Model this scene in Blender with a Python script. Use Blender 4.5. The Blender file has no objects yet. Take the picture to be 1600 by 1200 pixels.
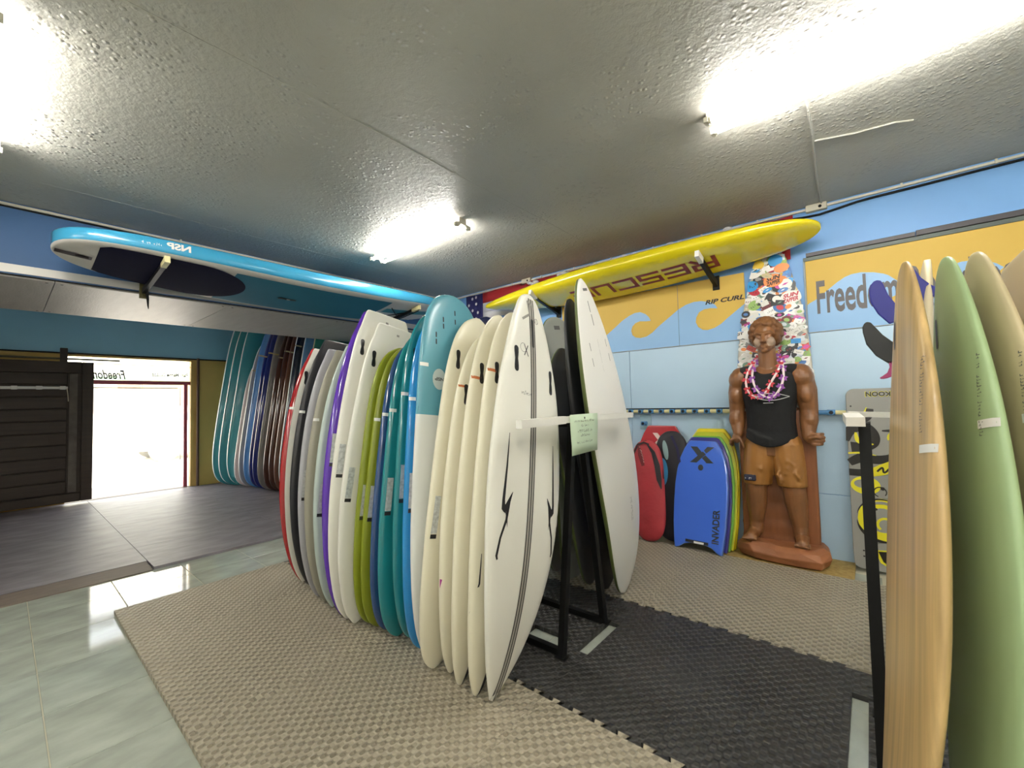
import bpy, bmesh, math, random
from mathutils import Vector, Matrix, Euler, noise as mnoise
R = math.radians
SC = bpy.context.scene
COL = SC.collection
random.seed(7)

# ---------------------------------------------------------------- camera
YAW, PIT, ROLL, FPX, CAMH = R(129.87), R(2.38), R(-1.446), 668.0, 1.28
fw = Vector((math.cos(YAW) * math.cos(PIT), math.sin(YAW) * math.cos(PIT), math.sin(PIT)))
r0 = fw.cross(Vector((0, 0, 1))).normalized(); u0 = r0.cross(fw)
rt = r0 * math.cos(ROLL) + u0 * math.sin(ROLL); up = -r0 * math.sin(ROLL) + u0 * math.cos(ROLL)
cd = bpy.data.cameras.new('camera'); cam = bpy.data.objects.new('camera', cd); COL.objects.link(cam)
cd.sensor_fit = 'HORIZONTAL'; cd.sensor_width = 36.0; cd.lens = FPX / 1600 * 36.0; cd.clip_start = 0.02
cam.matrix_world = Matrix(((rt.x, up.x, -fw.x, 0), (rt.y, up.y, -fw.y, 0), (rt.z, up.z, -fw.z, CAMH), (0, 0, 0, 1)))
SC.camera = cam

# ---------------------------------------------------------------- sky, sun, exposure
W = bpy.data.worlds.new('sky'); SC.world = W; W.use_nodes = True
bg = W.node_tree.nodes['Background']; bg.inputs[0].default_value = (0.90, 0.95, 1.0, 1); bg.inputs[1].default_value = 3.4
sd = bpy.data.lights.new('sun', 'SUN'); sd.energy = 18; sd.angle = R(0.6); sd.color = (1, .96, .88)
sun = bpy.data.objects.new('sun', sd); COL.objects.link(sun); sun.rotation_euler = (R(18), R(30), 0)
vs = SC.view_settings; vs.view_transform = 'Standard'; vs.look = 'None'; vs.gamma = 1.0; vs.use_curve_mapping = False
vs.exposure = 0.62
SC.cycles.use_denoising = True; SC.cycles.max_bounces = 7; SC.cycles.diffuse_bounces = 4; SC.cycles.glossy_bounces = 3; SC.cycles.use_adaptive_sampling = True; SC.cycles.adaptive_threshold = 0.05
SC.cycles.sample_clamp_indirect = 6.0

# ---------------------------------------------------------------- key planes (metres)
WALLY = 4.19      # banner wall
CEIL = 2.80
LINX = -4.66      # face of the lintel above the wide opening
FARX = -8.80      # street wall of the front bay
BACKX, BACKY = 3.6, -3.9
FLOORZ = -0.024   # tile level; the mats' tops lie at z = 0
TUBE_L = 62.0     # radiance of the fluorescent tubes

# ---------------------------------------------------------------- helpers
def lin(c):
    if isinstance(c, str):
        c = tuple(int(c[i:i + 2], 16) / 255 for i in (0, 2, 4))
    return tuple((x / 12.92 if x <= 0.04045 else ((x + 0.055) / 1.055) ** 2.4) for x in c) + (1.0,)
MATS = {}
def mat(name, col, rough=0.5, metal=0.0, var=0.0, vscale=6.0, bump=0.0, bscale=60.0, stretch=None, coat=0.0, emit=0.0,
        trans=0.0, spec=0.5, col2=None, bdist=0.01):
    if name in MATS: return MATS[name]
    m = bpy.data.materials.new(name); m.use_nodes = True; nt = m.node_tree; b = nt.nodes['Principled BSDF']
    c = lin(col); b.inputs['Base Color'].default_value = c
    b.inputs['Roughness'].default_value = rough; b.inputs['Metallic'].default_value = metal
    b.inputs['Coat Weight'].default_value = coat; b.inputs['Coat Roughness'].default_value = 0.08
    b.inputs['Specular IOR Level'].default_value = spec
    if trans: b.inputs['Transmission Weight'].default_value = trans
    if emit:
        b.inputs['Emission Color'].default_value = c; b.inputs['Emission Strength'].default_value = emit
    tc = nt.nodes.new('ShaderNodeTexCoord'); vec = tc.outputs['Object']
    if stretch:
        mp = nt.nodes.new('ShaderNodeMapping'); mp.inputs['Scale'].default_value = stretch
        nt.links.new(vec, mp.inputs[0]); vec = mp.outputs[0]
    if var or col2:
        n = nt.nodes.new('ShaderNodeTexNoise'); n.inputs['Scale'].default_value = vscale; n.inputs['Detail'].default_value = 5
        nt.links.new(vec, n.inputs['Vector'])
        rp = nt.nodes.new('ShaderNodeValToRGB'); rp.color_ramp.elements[0].position = 0.3; rp.color_ramp.elements[1].position = 0.7
        if col2: lo, hi = lin(col2), c
        else:
            lo = tuple(x * (1 - var) for x in c[:3]) + (1,); hi = tuple(min(1, x * (1 + var)) for x in c[:3]) + (1,)
        rp.color_ramp.elements[0].color = lo; rp.color_ramp.elements[1].color = hi
        nt.links.new(n.outputs['Fac'], rp.inputs[0]); nt.links.new(rp.outputs[0], b.inputs['Base Color'])
    if bump:
        n2 = nt.nodes.new('ShaderNodeTexNoise'); n2.inputs['Scale'].default_value = bscale; n2.inputs['Detail'].default_value = 4
        nt.links.new(vec, n2.inputs['Vector'])
        bp = nt.nodes.new('ShaderNodeBump'); bp.inputs['Strength'].default_value = bump; bp.inputs['Distance'].default_value = bdist
        nt.links.new(n2.outputs['Fac'], bp.inputs['Height']); nt.links.new(bp.outputs[0], b.inputs['Normal'])
    MATS[name] = m
    return m
def aslist(x): return list(x) if isinstance(x, (list, tuple)) else [x]
def tag(o, label=None, cat=None, group=None, kind=None):
    if label: o['label'] = label
    if cat: o['category'] = cat
    if group: o['group'] = group
    if kind: o['kind'] = kind
    return o
def link(name, me, parent=None, loc=None):
    o = bpy.data.objects.new(name, me); COL.objects.link(o)
    if parent: o.parent = parent
    if loc is not None: o.location = loc
    return o
def obj(name, V, Fc, m, parent=None, loc=None, smooth=False, mi=None):
    me = bpy.data.meshes.new(name); me.from_pydata([tuple(v) for v in V], [], Fc)
    for x in aslist(m): me.materials.append(x)
    if mi: me.polygons.foreach_set('material_index', mi)
    if smooth: me.polygons.foreach_set('use_smooth', [True] * len(me.polygons))
    me.validate(); me.update()
    return link(name, me, parent, loc)
def empty(name, loc=(0, 0, 0), rz=0.0):
    o = link(name, None); o.location = loc; o.rotation_euler = (0, 0, rz); o.empty_display_size = 0.05
    return o
class MB:
    """collects shapes into one mesh"""
    def __init__(s): s.v, s.f, s.mi, s.cur = [], [], [], 0
    def add(s, V, Fc):
        n = len(s.v); s.v += [tuple(x) for x in V]; s.f += [tuple(i + n for i in q) for q in Fc]; s.mi += [s.cur] * len(Fc); return s
    def box(s, lo, hi, bev=0.0):
        x0, y0, z0 = lo; x1, y1, z1 = hi
        if bev <= 0:
            return s.add([(x0, y0, z0), (x1, y0, z0), (x1, y1, z0), (x0, y1, z0), (x0, y0, z1), (x1, y0, z1), (x1, y1, z1), (x0, y1, z1)],
                         [(0, 3, 2, 1), (4, 5, 6, 7), (0, 1, 5, 4), (1, 2, 6, 5), (2, 3, 7, 6), (3, 0, 4, 7)])
        b = bmesh.new(); bmesh.ops.create_cube(b, size=1)
        bmesh.ops.scale(b, vec=(x1 - x0, y1 - y0, z1 - z0), verts=b.verts)
        bmesh.ops.translate(b, vec=((x0 + x1) / 2, (y0 + y1) / 2, (z0 + z1) / 2), verts=b.verts)
        bmesh.ops.bevel(b, geom=b.edges[:], offset=bev, segments=1, affect='EDGES')
        b.verts.index_update(); V = [v.co[:] for v in b.verts]; Fc = [tuple(v.index for v in q.verts) for q in b.faces]; b.free()
        return s.add(V, Fc)
    def tube(s, path, rad, n=8, cap=True):
        P = [Vector(p) for p in path]; rad = rad if isinstance(rad, (list, tuple)) else [rad] * len(P)
        V, Fc = [], []; prev = None
        for i, p in enumerate(P):
            d = (P[min(i + 1, len(P) - 1)] - P[max(i - 1, 0)]).normalized()
            if prev is None:
                a = Vector((0, 0, 1)) if abs(d.z) < .9 else Vector((1, 0, 0)); e = d.cross(a).normalized()
            else:
                e = (prev - d * prev.dot(d)).normalized()
            prev = e; g = d.cross(e)
            for k in range(n):
                an = 2 * math.pi * k / n; V.append(p + (e * math.cos(an) + g * math.sin(an)) * rad[i])
        for i in range(len(P) - 1):
            for k in range(n):
                Fc.append((i * n + k, i * n + (k + 1) % n, (i + 1) * n + (k + 1) % n, (i + 1) * n + k))
        if cap:
            Fc.append(tuple(reversed(range(n)))); Fc.append(tuple(range((len(P) - 1) * n, len(P) * n)))
        return s.add(V, Fc)
    def bar(s, a, b, w, h, upv=(0, 0, 1)):
        a, b = Vector(a), Vector(b); d = (b - a).normalized(); u = Vector(upv); u = (u - d * u.dot(d)).normalized(); q = d.cross(u)
        V = [p + q * sx * w / 2 + u * sz * h / 2 for p in (a, b) for sx, sz in ((-1, -1), (1, -1), (1, 1), (-1, 1))]
        return s.add(V, [(0, 1, 2, 3), (7, 6, 5, 4), (0, 4, 5, 1), (1, 5, 6, 2), (2, 6, 7, 3), (3, 7, 4, 0)])
    def ball(s, c, r, n=10, m=6):
        r = r if isinstance(r, (list, tuple)) else (r, r, r); V, Fc = [], []
        V.append((c[0], c[1], c[2] - r[2]))
        for i in range(1, m):
            ph = -math.pi / 2 + math.pi * i / m
            for k in range(n):
                a = 2 * math.pi * k / n; V.append((c[0] + r[0] * math.cos(ph) * math.cos(a), c[1] + r[1] * math.cos(ph) * math.sin(a), c[2] + r[2] * math.sin(ph)))
        V.append((c[0], c[1], c[2] + r[2])); t = len(V) - 1
        for k in range(n): Fc.append((0, 1 + (k + 1) % n, 1 + k)); Fc.append((t, t - n + k, t - n + (k + 1) % n))
        for i in range(m - 2):
            for k in range(n): Fc.append((1 + i * n + k, 1 + i * n + (k + 1) % n, 1 + (i + 1) * n + (k + 1) % n, 1 + (i + 1) * n + k))
        return s.add(V, Fc)
    def prism(s, poly, fn, thick):
        """poly of (u,v); fn(u,v,w) -> point; extruded w = 0..thick"""
        n = len(poly); V = [fn(u, v, 0) for u, v in poly] + [fn(u, v, thick) for u, v in poly]
        Fc = [tuple(range(n)), tuple(reversed(range(n, 2 * n)))] + [(i, i + n, (i + 1) % n + n, (i + 1) % n) for i in range(n)]
        return s.add(V, Fc)
    def build(s, name, m, parent=None, loc=None, smooth=False, fix=True):
        o = obj(name, s.v, s.f, m, parent, loc, smooth, s.mi if any(s.mi) else None)
        if fix:
            b = bmesh.new(); b.from_mesh(o.data); bmesh.ops.recalc_face_normals(b, faces=b.faces[:]); b.to_mesh(o.data); b.free()
        return o
def bevelled(o, w=0.004, seg=2):
    md = o.modifiers.new('bevel', 'BEVEL'); md.width = w; md.segments = seg; md.limit_method = 'ANGLE'; return o
def bake(o):
    dg = bpy.context.evaluated_depsgraph_get(); me = bpy.data.meshes.new_from_object(o.evaluated_get(dg))
    o.modifiers.clear(); o.data = me; return o
# lettering: one flat mesh per text, cached
TX = {}
def text2d(s, bold=0.0, shear=0.0):
    k = (s, bold, shear)
    if k in TX: return TX[k]
    c = bpy.data.curves.new('t', 'FONT'); c.body = s; c.size = 1.0; c.offset = bold; c.shear = shear; c.resolution_u = 3; c.fill_mode = 'BOTH'
    o = bpy.data.objects.new('t', c); COL.objects.link(o); dg = bpy.context.evaluated_depsgraph_get()
    me = o.evaluated_get(dg).to_mesh(); V = [(v.co.x, v.co.y) for v in me.vertices]; Fc = [tuple(p.vertices) for p in me.polygons]
    o.evaluated_get(dg).to_mesh_clear(); bpy.data.objects.remove(o); bpy.data.curves.remove(c)
    x0 = min(v[0] for v in V); y0 = min(v[1] for v in V); x1 = max(v[0] for v in V); y1 = max(v[1] for v in V)
    TX[k] = ([((x - x0) / (x1 - x0), (y - y0) / (y1 - y0)) for x, y in V], Fc)
    return TX[k]
def scribble(n, seed, rows=1):
    """marks too small to read: little strokes in a unit rectangle"""
    rg = random.Random(seed); V, Fc = [], []
    for r in range(rows):
        x = 0.0
        while x < 1 - .6 / n:
            w = rg.uniform(.3, .8) / n
            if rg.random() < .82:
                hh = rg.choice((.55, .6, .95)) / rows; b = r / rows
                for (a0, b0, a1, b1) in ((x, b, x + w * .32, b + hh), (x + w * .3, b + rg.choice((0, hh * .4, hh * .7)), x + w, b + 0)):
                    if b1 == b: b1 = b0 + .16 / rows
                    i = len(V); V += [(a0, b0), (a1, b0), (a1, b1), (a0, b1)]; Fc.append((i, i + 1, i + 2, i + 3))
            x += 1.0 / n
    return V, Fc
for s_, b_, h_ in (('Freedom Boardsports', .022, 0), ('RIP CURL', .035, .25), ('Freedom', .03, .3), ('Palm Marine Co.,Ltd', .05, 0), ('TAKOON', .03, 0),
                   ('INVADER', .03, 0), ('SUN', .04, .1), ('ZAPPER', .04, .1), ('NSP', .04, 0), ('GT', .03, 0), ('X', .0, 0), ('LINE', .0, .2)):
    text2d(s_, b_, h_)
def ell(cx, cy, rx, ry, n=20, a0=0, a1=2 * math.pi, rot=0):
    out = []
    for k in range(n):
        a = a0 + (a1 - a0) * k / n; x, y = rx * math.cos(a), ry * math.sin(a)
        out.append((cx + x * math.cos(rot) - y * math.sin(rot), cy + x * math.sin(rot) + y * math.cos(rot)))
    return out
def capsule2(cx, cy, w, L, n=6):
    r = w / 2; out = []
    for k in range(n + 1): a = math.pi * k / n; out.append((cx + r * math.cos(a), cy + L / 2 - r + r * math.sin(a)))
    for k in range(n + 1): a = math.pi + math.pi * k / n; out.append((cx + r * math.cos(a), cy - L / 2 + r + r * math.sin(a)))
    return out
def stroke(pts, w):
    """ribbon polygon strip: verts2d, faces; w may be a list"""
    P = [Vector(p) for p in pts]; w = w if isinstance(w, (list, tuple)) else [w] * len(P); V, Fc = [], []
    for i, p in enumerate(P):
        d = (P[min(i + 1, len(P) - 1)] - P[max(i - 1, 0)]).normalized(); nrm = Vector((-d.y, d.x))
        V += [tuple(p + nrm * w[i] / 2), tuple(p - nrm * w[i] / 2)]
    for i in range(len(P) - 1): Fc.append((2 * i, 2 * i + 1, 2 * i + 3, 2 * i + 2))
    return V, Fc
def arc(cx, cy, r, a0, a1, n=14): return [(cx + r * math.cos(R(a0 + (a1 - a0) * k / n)), cy + r * math.sin(R(a0 + (a1 - a0) * k / n))) for k in range(n + 1)]
def print2d(name, V, Fc, fn, m, parent, off=0.0):
    """flat print mapped by fn(u, v) -> point"""
    o = obj(name, [fn(u, v) for u, v in V], Fc, m, parent); return o

# ================================================================ materials of the setting
def ceiling_mat():
    m = mat('ceiling_paint', 'b6b4aa', rough=.45, var=.10, vscale=1.3)
    nt = m.node_tree; b = nt.nodes['Principled BSDF']; tc = nt.nodes.new('ShaderNodeTexCoord')
    n1 = nt.nodes.new('ShaderNodeTexNoise'); n1.inputs['Scale'].default_value = 26; n1.inputs['Detail'].default_value = 6; n1.inputs['Roughness'].default_value = .65
    v = nt.nodes.new('ShaderNodeTexVoronoi'); v.inputs['Scale'].default_value = 30
    rp = nt.nodes.new('ShaderNodeValToRGB'); rp.color_ramp.elements[0].position = .05; rp.color_ramp.elements[0].color = (1, 1, 1, 1)
    rp.color_ramp.elements[1].position = .38; rp.color_ramp.elements[1].color = (0, 0, 0, 1)
    n3 = nt.nodes.new('ShaderNodeTexNoise'); n3.inputs['Scale'].default_value = 2.2
    r3 = nt.nodes.new('ShaderNodeValToRGB'); r3.color_ramp.elements[0].position = .42; r3.color_ramp.elements[1].position = .62
    mu = nt.nodes.new('ShaderNodeMath'); mu.operation = 'MULTIPLY'; ad = nt.nodes.new('ShaderNodeMath'); ad.operation = 'ADD'
    for n in (n1, v, n3): nt.links.new(tc.outputs['Object'], n.inputs['Vector'])
    nt.links.new(v.outputs['Distance'], rp.inputs[0]); nt.links.new(n3.outputs['Fac'], r3.inputs[0])
    nt.links.new(rp.outputs[0], mu.inputs[0]); nt.links.new(r3.outputs[0], mu.inputs[1])
    nt.links.new(n1.outputs['Fac'], ad.inputs[0]); nt.links.new(mu.outputs[0], ad.inputs[1])
    bp = nt.nodes.new('ShaderNodeBump'); bp.inputs['Strength'].default_value = .55; bp.inputs['Distance'].default_value = .012
    nt.links.new(ad.outputs[0], bp.inputs['Height']); nt.links.new(bp.outputs[0], b.inputs['Normal'])
    return m
def foam_mat(name, col, rough, depth=.004, period=.0245, var=.05, pad=.42):
    """woven relief of a foam puzzle mat"""
    m = mat(name, col, rough=rough, var=var, vscale=3.0)
    nt = m.node_tree; b = nt.nodes['Principled BSDF']; tc = nt.nodes.new('ShaderNodeTexCoord'); sp = nt.nodes.new('ShaderNodeSeparateXYZ')
    nt.links.new(tc.outputs['Object'], sp.inputs[0])
    def mth(op, a, bb=None, val=None):
        n = nt.nodes.new('ShaderNodeMath'); n.operation = op
        nt.links.new(a, n.inputs[0])
        if bb is not None: nt.links.new(bb, n.inputs[1])
        if val is not None: n.inputs[1].default_value = val
        return n.outputs[0]
    k = math.pi / period
    sx = mth('SINE', mth('MULTIPLY', sp.outputs['X'], val=k)); sy = mth('SINE', mth('MULTIPLY', sp.outputs['Y'], val=k))
    pr = mth('MULTIPLY', sx, sy)
    cl = mth('MINIMUM', mth('MAXIMUM', mth('MULTIPLY', pr, val=2.2), val=-1.0), val=1.0)
    # shade and dull reflection of the woven pads painted in: pads darkened, ribs pale
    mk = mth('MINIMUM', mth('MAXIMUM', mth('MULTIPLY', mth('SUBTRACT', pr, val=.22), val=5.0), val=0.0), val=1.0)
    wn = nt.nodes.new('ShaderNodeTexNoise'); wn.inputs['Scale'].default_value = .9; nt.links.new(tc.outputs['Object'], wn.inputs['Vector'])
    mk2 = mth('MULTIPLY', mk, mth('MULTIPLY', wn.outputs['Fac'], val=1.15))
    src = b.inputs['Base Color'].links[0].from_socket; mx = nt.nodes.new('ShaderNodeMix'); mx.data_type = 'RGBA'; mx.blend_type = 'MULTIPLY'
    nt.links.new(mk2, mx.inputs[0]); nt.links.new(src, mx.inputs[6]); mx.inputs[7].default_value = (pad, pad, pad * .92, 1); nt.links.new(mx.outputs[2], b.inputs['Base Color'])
    bp = nt.nodes.new('ShaderNodeBump'); bp.inputs['Strength'].default_value = 1.0; bp.inputs['Distance'].default_value = depth
    nt.links.new(cl, bp.inputs['Height']); nt.links.new(bp.outputs[0], b.inputs['Normal'])
    return m
M_ceil = ceiling_mat()
M_conc = mat('bay_ceiling', 'd0cfc8', .8)
M_blue = mat('wall_paint_blue', '78aae2', .45, var=.05, vscale=1.5)
M_blue2 = mat('lintel_blue_shaded', '456c9e', .5, var=.05, vscale=1.5)  # same blue paint as the wall, darkened to carry the lintel's shade
M_teal = mat('wall_paint_teal_blue', '92cbe8', .5, var=.04, vscale=1.2)
M_yel = mat('wall_paint_yellow', 'cfae62', .6, var=.06, vscale=2)
M_panel = mat('panel_pale_blue', 'b2cde2', .35, var=.04, vscale=1.2)
M_side = mat('wall_paint_white', 'dcdcd6', .7)
M_alu = mat('brushed_metal_soffit', 'b0aca6', .5, metal=.25, var=.06, vscale=3, bump=.12, bscale=14, stretch=(1, 6, 1))
M_alu2 = mat('metal_edge_trim', 'cfcbc4', .4, metal=.3)
M_tile = mat('glazed_tile', 'aab0a4', .07, var=.20, vscale=4.0, stretch=(1.8, 1, 1), spec=.6)
M_grout = mat('grout', 'b9b49c', .8)
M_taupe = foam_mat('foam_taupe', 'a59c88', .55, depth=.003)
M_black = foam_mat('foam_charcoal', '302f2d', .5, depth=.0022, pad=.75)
M_bay = mat('foam_grey_bay', '7c777c', .5, var=.30, vscale=7, stretch=(1, .5, 1), bump=.1, bscale=120, bdist=.003)
M_dark = mat('black_paint', '0c0c0c', .5, spec=.25)
M_white = mat('white_paint', 'e6e4dd', .45)
M_offw = mat('off_white_plastic', 'd8d2c0', .5)
M_trim = mat('brown_threshold', '6e6258', .6, var=.15, vscale=5, stretch=(6, 1, 1))
M_print = mat('black_print', '1b1a1c', .5)

# ================================================================ room shell
def slab(name, lo, hi, m, parent=None, kind='structure', bev=0):
    o = MB().box(lo, hi, bev).build(name, m, parent)
    if not parent: tag(o, kind=kind)
    return o
T = .12
floor = slab('floor', (FARX, BACKY, FLOORZ - .1), (BACKX, WALLY, FLOORZ - .003), M_grout)
ceil = slab('ceiling', (LINX, BACKY, CEIL), (BACKX + T, WALLY, CEIL + .1), M_ceil)
slab('ceiling', (FARX - T, BACKY, CEIL), (LINX, WALLY, CEIL + .1), M_conc)
wall_r = slab('wall_right', (FARX - T, WALLY, FLOORZ - .1), (BACKX + T, WALLY + T, CEIL + .1), M_blue)
slab('wall_left', (FARX - T, BACKY - T, FLOORZ - .1), (BACKX + T, BACKY, CEIL + .1), M_side)
slab('wall_back', (BACKX, BACKY, FLOORZ - .1), (BACKX + T, WALLY, CEIL), M_side)
# ceiling joints: raised plaster seams
for i, x in enumerate((-4.13, -2.05, .05, 2.1)):
    b = MB(); n = 40
    for k in range(n):
        y0 = BACKY + (WALLY - BACKY) * k / n; y1 = BACKY + (WALLY - BACKY) * (k + 1) / n
        w = .012 + .008 * mnoise.noise((x, k * .37, 0)); b.box((x - w, y0, CEIL - .0012), (x + w, y1, CEIL + .002))
    b.build('plaster_seam', M_ceil, ceil)
# lintel over the wide opening to the front bay
lint = slab('wall_lintel', (-6.15, BACKY, 2.284), (LINX, WALLY, CEIL), M_blue2)
slab('edge_trim', (LINX - .03, BACKY, 2.292), (LINX + .012, WALLY, 2.352), M_alu2, lint)
slab('shadow_gap', (LINX - .05, BACKY, 2.279), (LINX - .004, WALLY, 2.293), M_dark, lint)  # solid black strip painted in for the shadow in the groove
ys = [-3.9, -3.2, -2.05, -.90, .25, 1.40, 2.55, 3.70, WALLY]
for a, c in zip(ys[:-1], ys[1:]):
    p = MB().box((-6.15, a + .0025, 2.268), (LINX - .035, c - .0025, 2.284)).build('soffit_panel', M_alu, lint)
    sb = MB()
    for yy in (a + .04, c - .04):
        for xx in (-4.74, -6.08): sb.tube([(xx, yy, 2.2685), (xx, yy, 2.2665)], .009, 8)
    sb.build('screw_heads', M_dark, p)
# street wall of the bay
OY0, OY1, OZ = .60, 2.10, 2.10
farw = slab('wall_far', (FARX - T, BACKY, 2.13), (FARX, WALLY, CEIL), M_teal)
slab('yellow_wall_section', (FARX - T, BACKY, FLOORZ), (FARX + .004, OY0, 2.13), M_yel, farw)
slab('yellow_wall_section', (FARX - T, OY1, FLOORZ), (FARX + .004, WALLY, 2.13), M_yel, farw)
slab('header', (FARX - T, OY0, OZ), (FARX, OY1, 2.13), M_yel, farw)
slab('ledge', (FARX, BACKY, 2.128), (FARX + .03, WALLY, 2.146), M_dark, farw)
# doorway: red frame, glazed transom with the sign seen from behind
M_red = mat('red_frame', 'a8485a', .5)
M_glass = mat('clear_glass', 'ffffff', .02, trans=1.0)
M_sheet = mat('white_sign_sheet', 'f2efe6', .6, trans=.0)
door = empty('door_1', (FARX - .05, 1.35, 0)); tag(door, kind='structure')
def dpart(name, lo, hi, m): return MB().box([lo[0] - FARX + .05, lo[1] - 1.35, lo[2]], [hi[0] - FARX + .05, hi[1] - 1.35, hi[2]]).build(name, m, door)
dpart('transom_bar', (FARX - .07, OY0, 1.70), (FARX - .03, OY1, 1.76), M_red)
dpart('post', (FARX - .07, 1.975, 0), (FARX - .03, 2.025, 1.70), M_red)
dpart('jamb', (FARX - .1, 2.06, 0), (FARX + .01, 2.10, OZ), M_yel)
dpart('transom_pane', (FARX - .055, OY0, 1.755), (FARX - .05, 2.06, 2.0), M_glass)
dpart('head_rail', (FARX - .06, OY0, 2.0), (FARX - .045, 2.06, 2.012), M_alu2)
dpart('door_rail', (FARX - .09, OY0, 1.64), (FARX - .075, 1.9, 1.655), M_alu2)
dpart('door_stile', (FARX - .09, 1.93, .22), (FARX - .078, 1.94, 1.655), M_alu2)
dpart('threshold', (FARX - .12, OY0, FLOORZ), (FARX + .02, OY1, .004), M_trim)
def fnd(y0, y1, z0, z1, dx=0.0):   # the sheet faces the street, so it reads mirrored from inside
    return lambda u, v: (.006 + dx, (y1 + (y0 - y1) * u) - 1.35, z0 + (z1 - z0) * v)
V, Fc = text2d('Freedom', .03, .3); print2d('sign_lettering', V, Fc, fnd(.84, 1.24, 1.775, 1.92), M_print, door)
V, Fc = text2d('Palm Marine Co.,Ltd', .05, 0); print2d('sign_lettering', V, Fc, fnd(1.56, 2.03, 1.82, 1.90), M_print, door)
V, Fc = scribble(16, 3); print2d('small_print', V, Fc, fnd(1.60, 1.88, 1.778, 1.805), M_print, door)
V, Fc = scribble(7, 4); print2d('small_print', V, Fc, fnd(1.32, 1.52, 1.772, 1.81), M_print, door)
pole = MB().tube([(FARX + .05, 2.15, 0), (FARX + .05, 2.15, 2.15)], .02, 10).build('door_pole', mat('brown_pole', '5a3f33', .5))
tag(pole, 'slim brown metal pole standing beside the bright doorway', 'pole')
# street outside
M_street = mat('sunlit_concrete', 'd8d4cc', .9)
slab('street', (-60, -30, -.30), (FARX - T, 40, -.06), M_street)
far_b = empty('street_building', (-20, 3, 0)); tag(far_b, 'pale shop building across the street with orange shutter', 'building')
def fb(name, lo, hi, m): return MB().box(lo, hi).build(name, m, far_b)
fb('facade', (-3, -22, -.06), (0, 22, 5.2), mat('facade_cream', 'e9e2d2', .9))
fb('shutter', (0, .25, 0), (.05, 2.6, 2.3), mat('shutter_orange', 'f0c890', .8))
fb('door_leaf', (0, -.4, 0), (.05, .2, 2.3), mat('door_brown', 'b09880', .8))
fb('window', (0, -3.2, 1.1), (.05, -.9, 2.1), mat('shop_window', 'b0a094', .4))
fb('awning', (0, -3.6, 2.35), (.7, 2.9, 2.45), mat('awning_green', '8fae8a', .8))
# parked white car
car = empty('parked_car', (-15.2, 4.1, -.06)); tag(car, 'white car parked in the street outside the doorway', 'car')
M_car = mat('car_white', 'f2f2f0', .3, coat=.5); M_tyre = mat('tyre', 'a8a6a0', .8); M_cg = mat('car_glass', 'aab4ba', .1)  # tyres and glass paled: the street's overexposed glare put into their colour
cb = MB(); prof = [(-2.1, .3), (-2.1, .8), (-1.95, .95), (-1.2, 1.02), (-.7, 1.48), (.9, 1.5), (1.5, 1.05), (2.05, .9), (2.12, .6), (2.1, .3)]
cb.prism(prof, lambda u, v, w: (-.85 + w, u, v), 1.7); bevelled(cb.build('body', M_car, car), .06, 3)
for s in (-1, 1):
    for y in (-1.3, 1.3): MB().tube([(s * .70, y, .32), (s * .88, y, .32)], .32, 20).build('wheel', M_tyre, car)
MB().prism([(-1.0, 1.08), (-.66, 1.42), (.85, 1.44), (1.3, 1.08)], lambda u, v, w: (.851 + w, u, v), .006).build('side_window', M_cg, car)

# ---------------------------------------------------------------- sliding door with slats
M_brown = mat('dark_brown_wood', '35291f', .55, var=.2, vscale=5, stretch=(1, .3, 6))
sl = empty('sliding_door', (FARX + .16, -.1, 0)); tag(sl, 'dark brown slatted sliding door hanging beside the doorway', 'sliding door')
x0 = 0.0
MB().box((-.02, -1.3, .05), (.0, .94, 1.97)).build('backing', M_brown, sl)
for lo, hi in (((0, -1.179, .04), (.05, .839, .16)), ((0, -1.179, 1.84), (.05, .839, 2.0)), ((0, .84, .04), (.05, .96, 2.0)), ((0, -1.3, .04), (.05, -1.18, 2.0))):
    MB().box(lo, hi, .006).build('frame_rail', M_brown, sl)
zz = .17
while zz < 1.80:
    MB().box((.0, -1.18, zz), (.022, .70, zz + .158), .006).build('slat', M_brown, sl); zz += .168
MB().box((.0, .72, .17), (.012, .80, 1.83)).build('edge_strip', mat('worn_edge_strip', '5c554c', .6, var=.25, vscale=9), sl)
tr = MB().tube([(FARX + .12, BACKY, 2.045), (FARX + .12, OY0 + .55, 2.045)], .014, 8).build('door_track', mat('track_steel', '6f6a52', .45, metal=.4)); tag(tr, kind='structure')
tr.name = 'trim_1'
for y in (-1.0, .62): MB().box((.0, y, 1.93), (.04, y + .075, 2.19), .004).build('hanger', M_brown, sl)
hk = empty('hook_rail', (FARX + .22, .1, 1.63)); tag(hk, 'white hook rail fixed across the dark sliding door', 'hook rail')
MB().box((-.01, -1.2, -.018), (.0, .50, .018), .003).build('batten', M_white, hk)
for k in range(7): MB().box((.0, .42 - k * .22, -.024), (.018, .48 - k * .22, .024), .004).build('hook', M_white, hk)
MB().tube([(.01, .49, 0), (.02, .50, -.1), (.012, .505, -.19)], .004, 6).build('cord', M_offw, hk)

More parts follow.
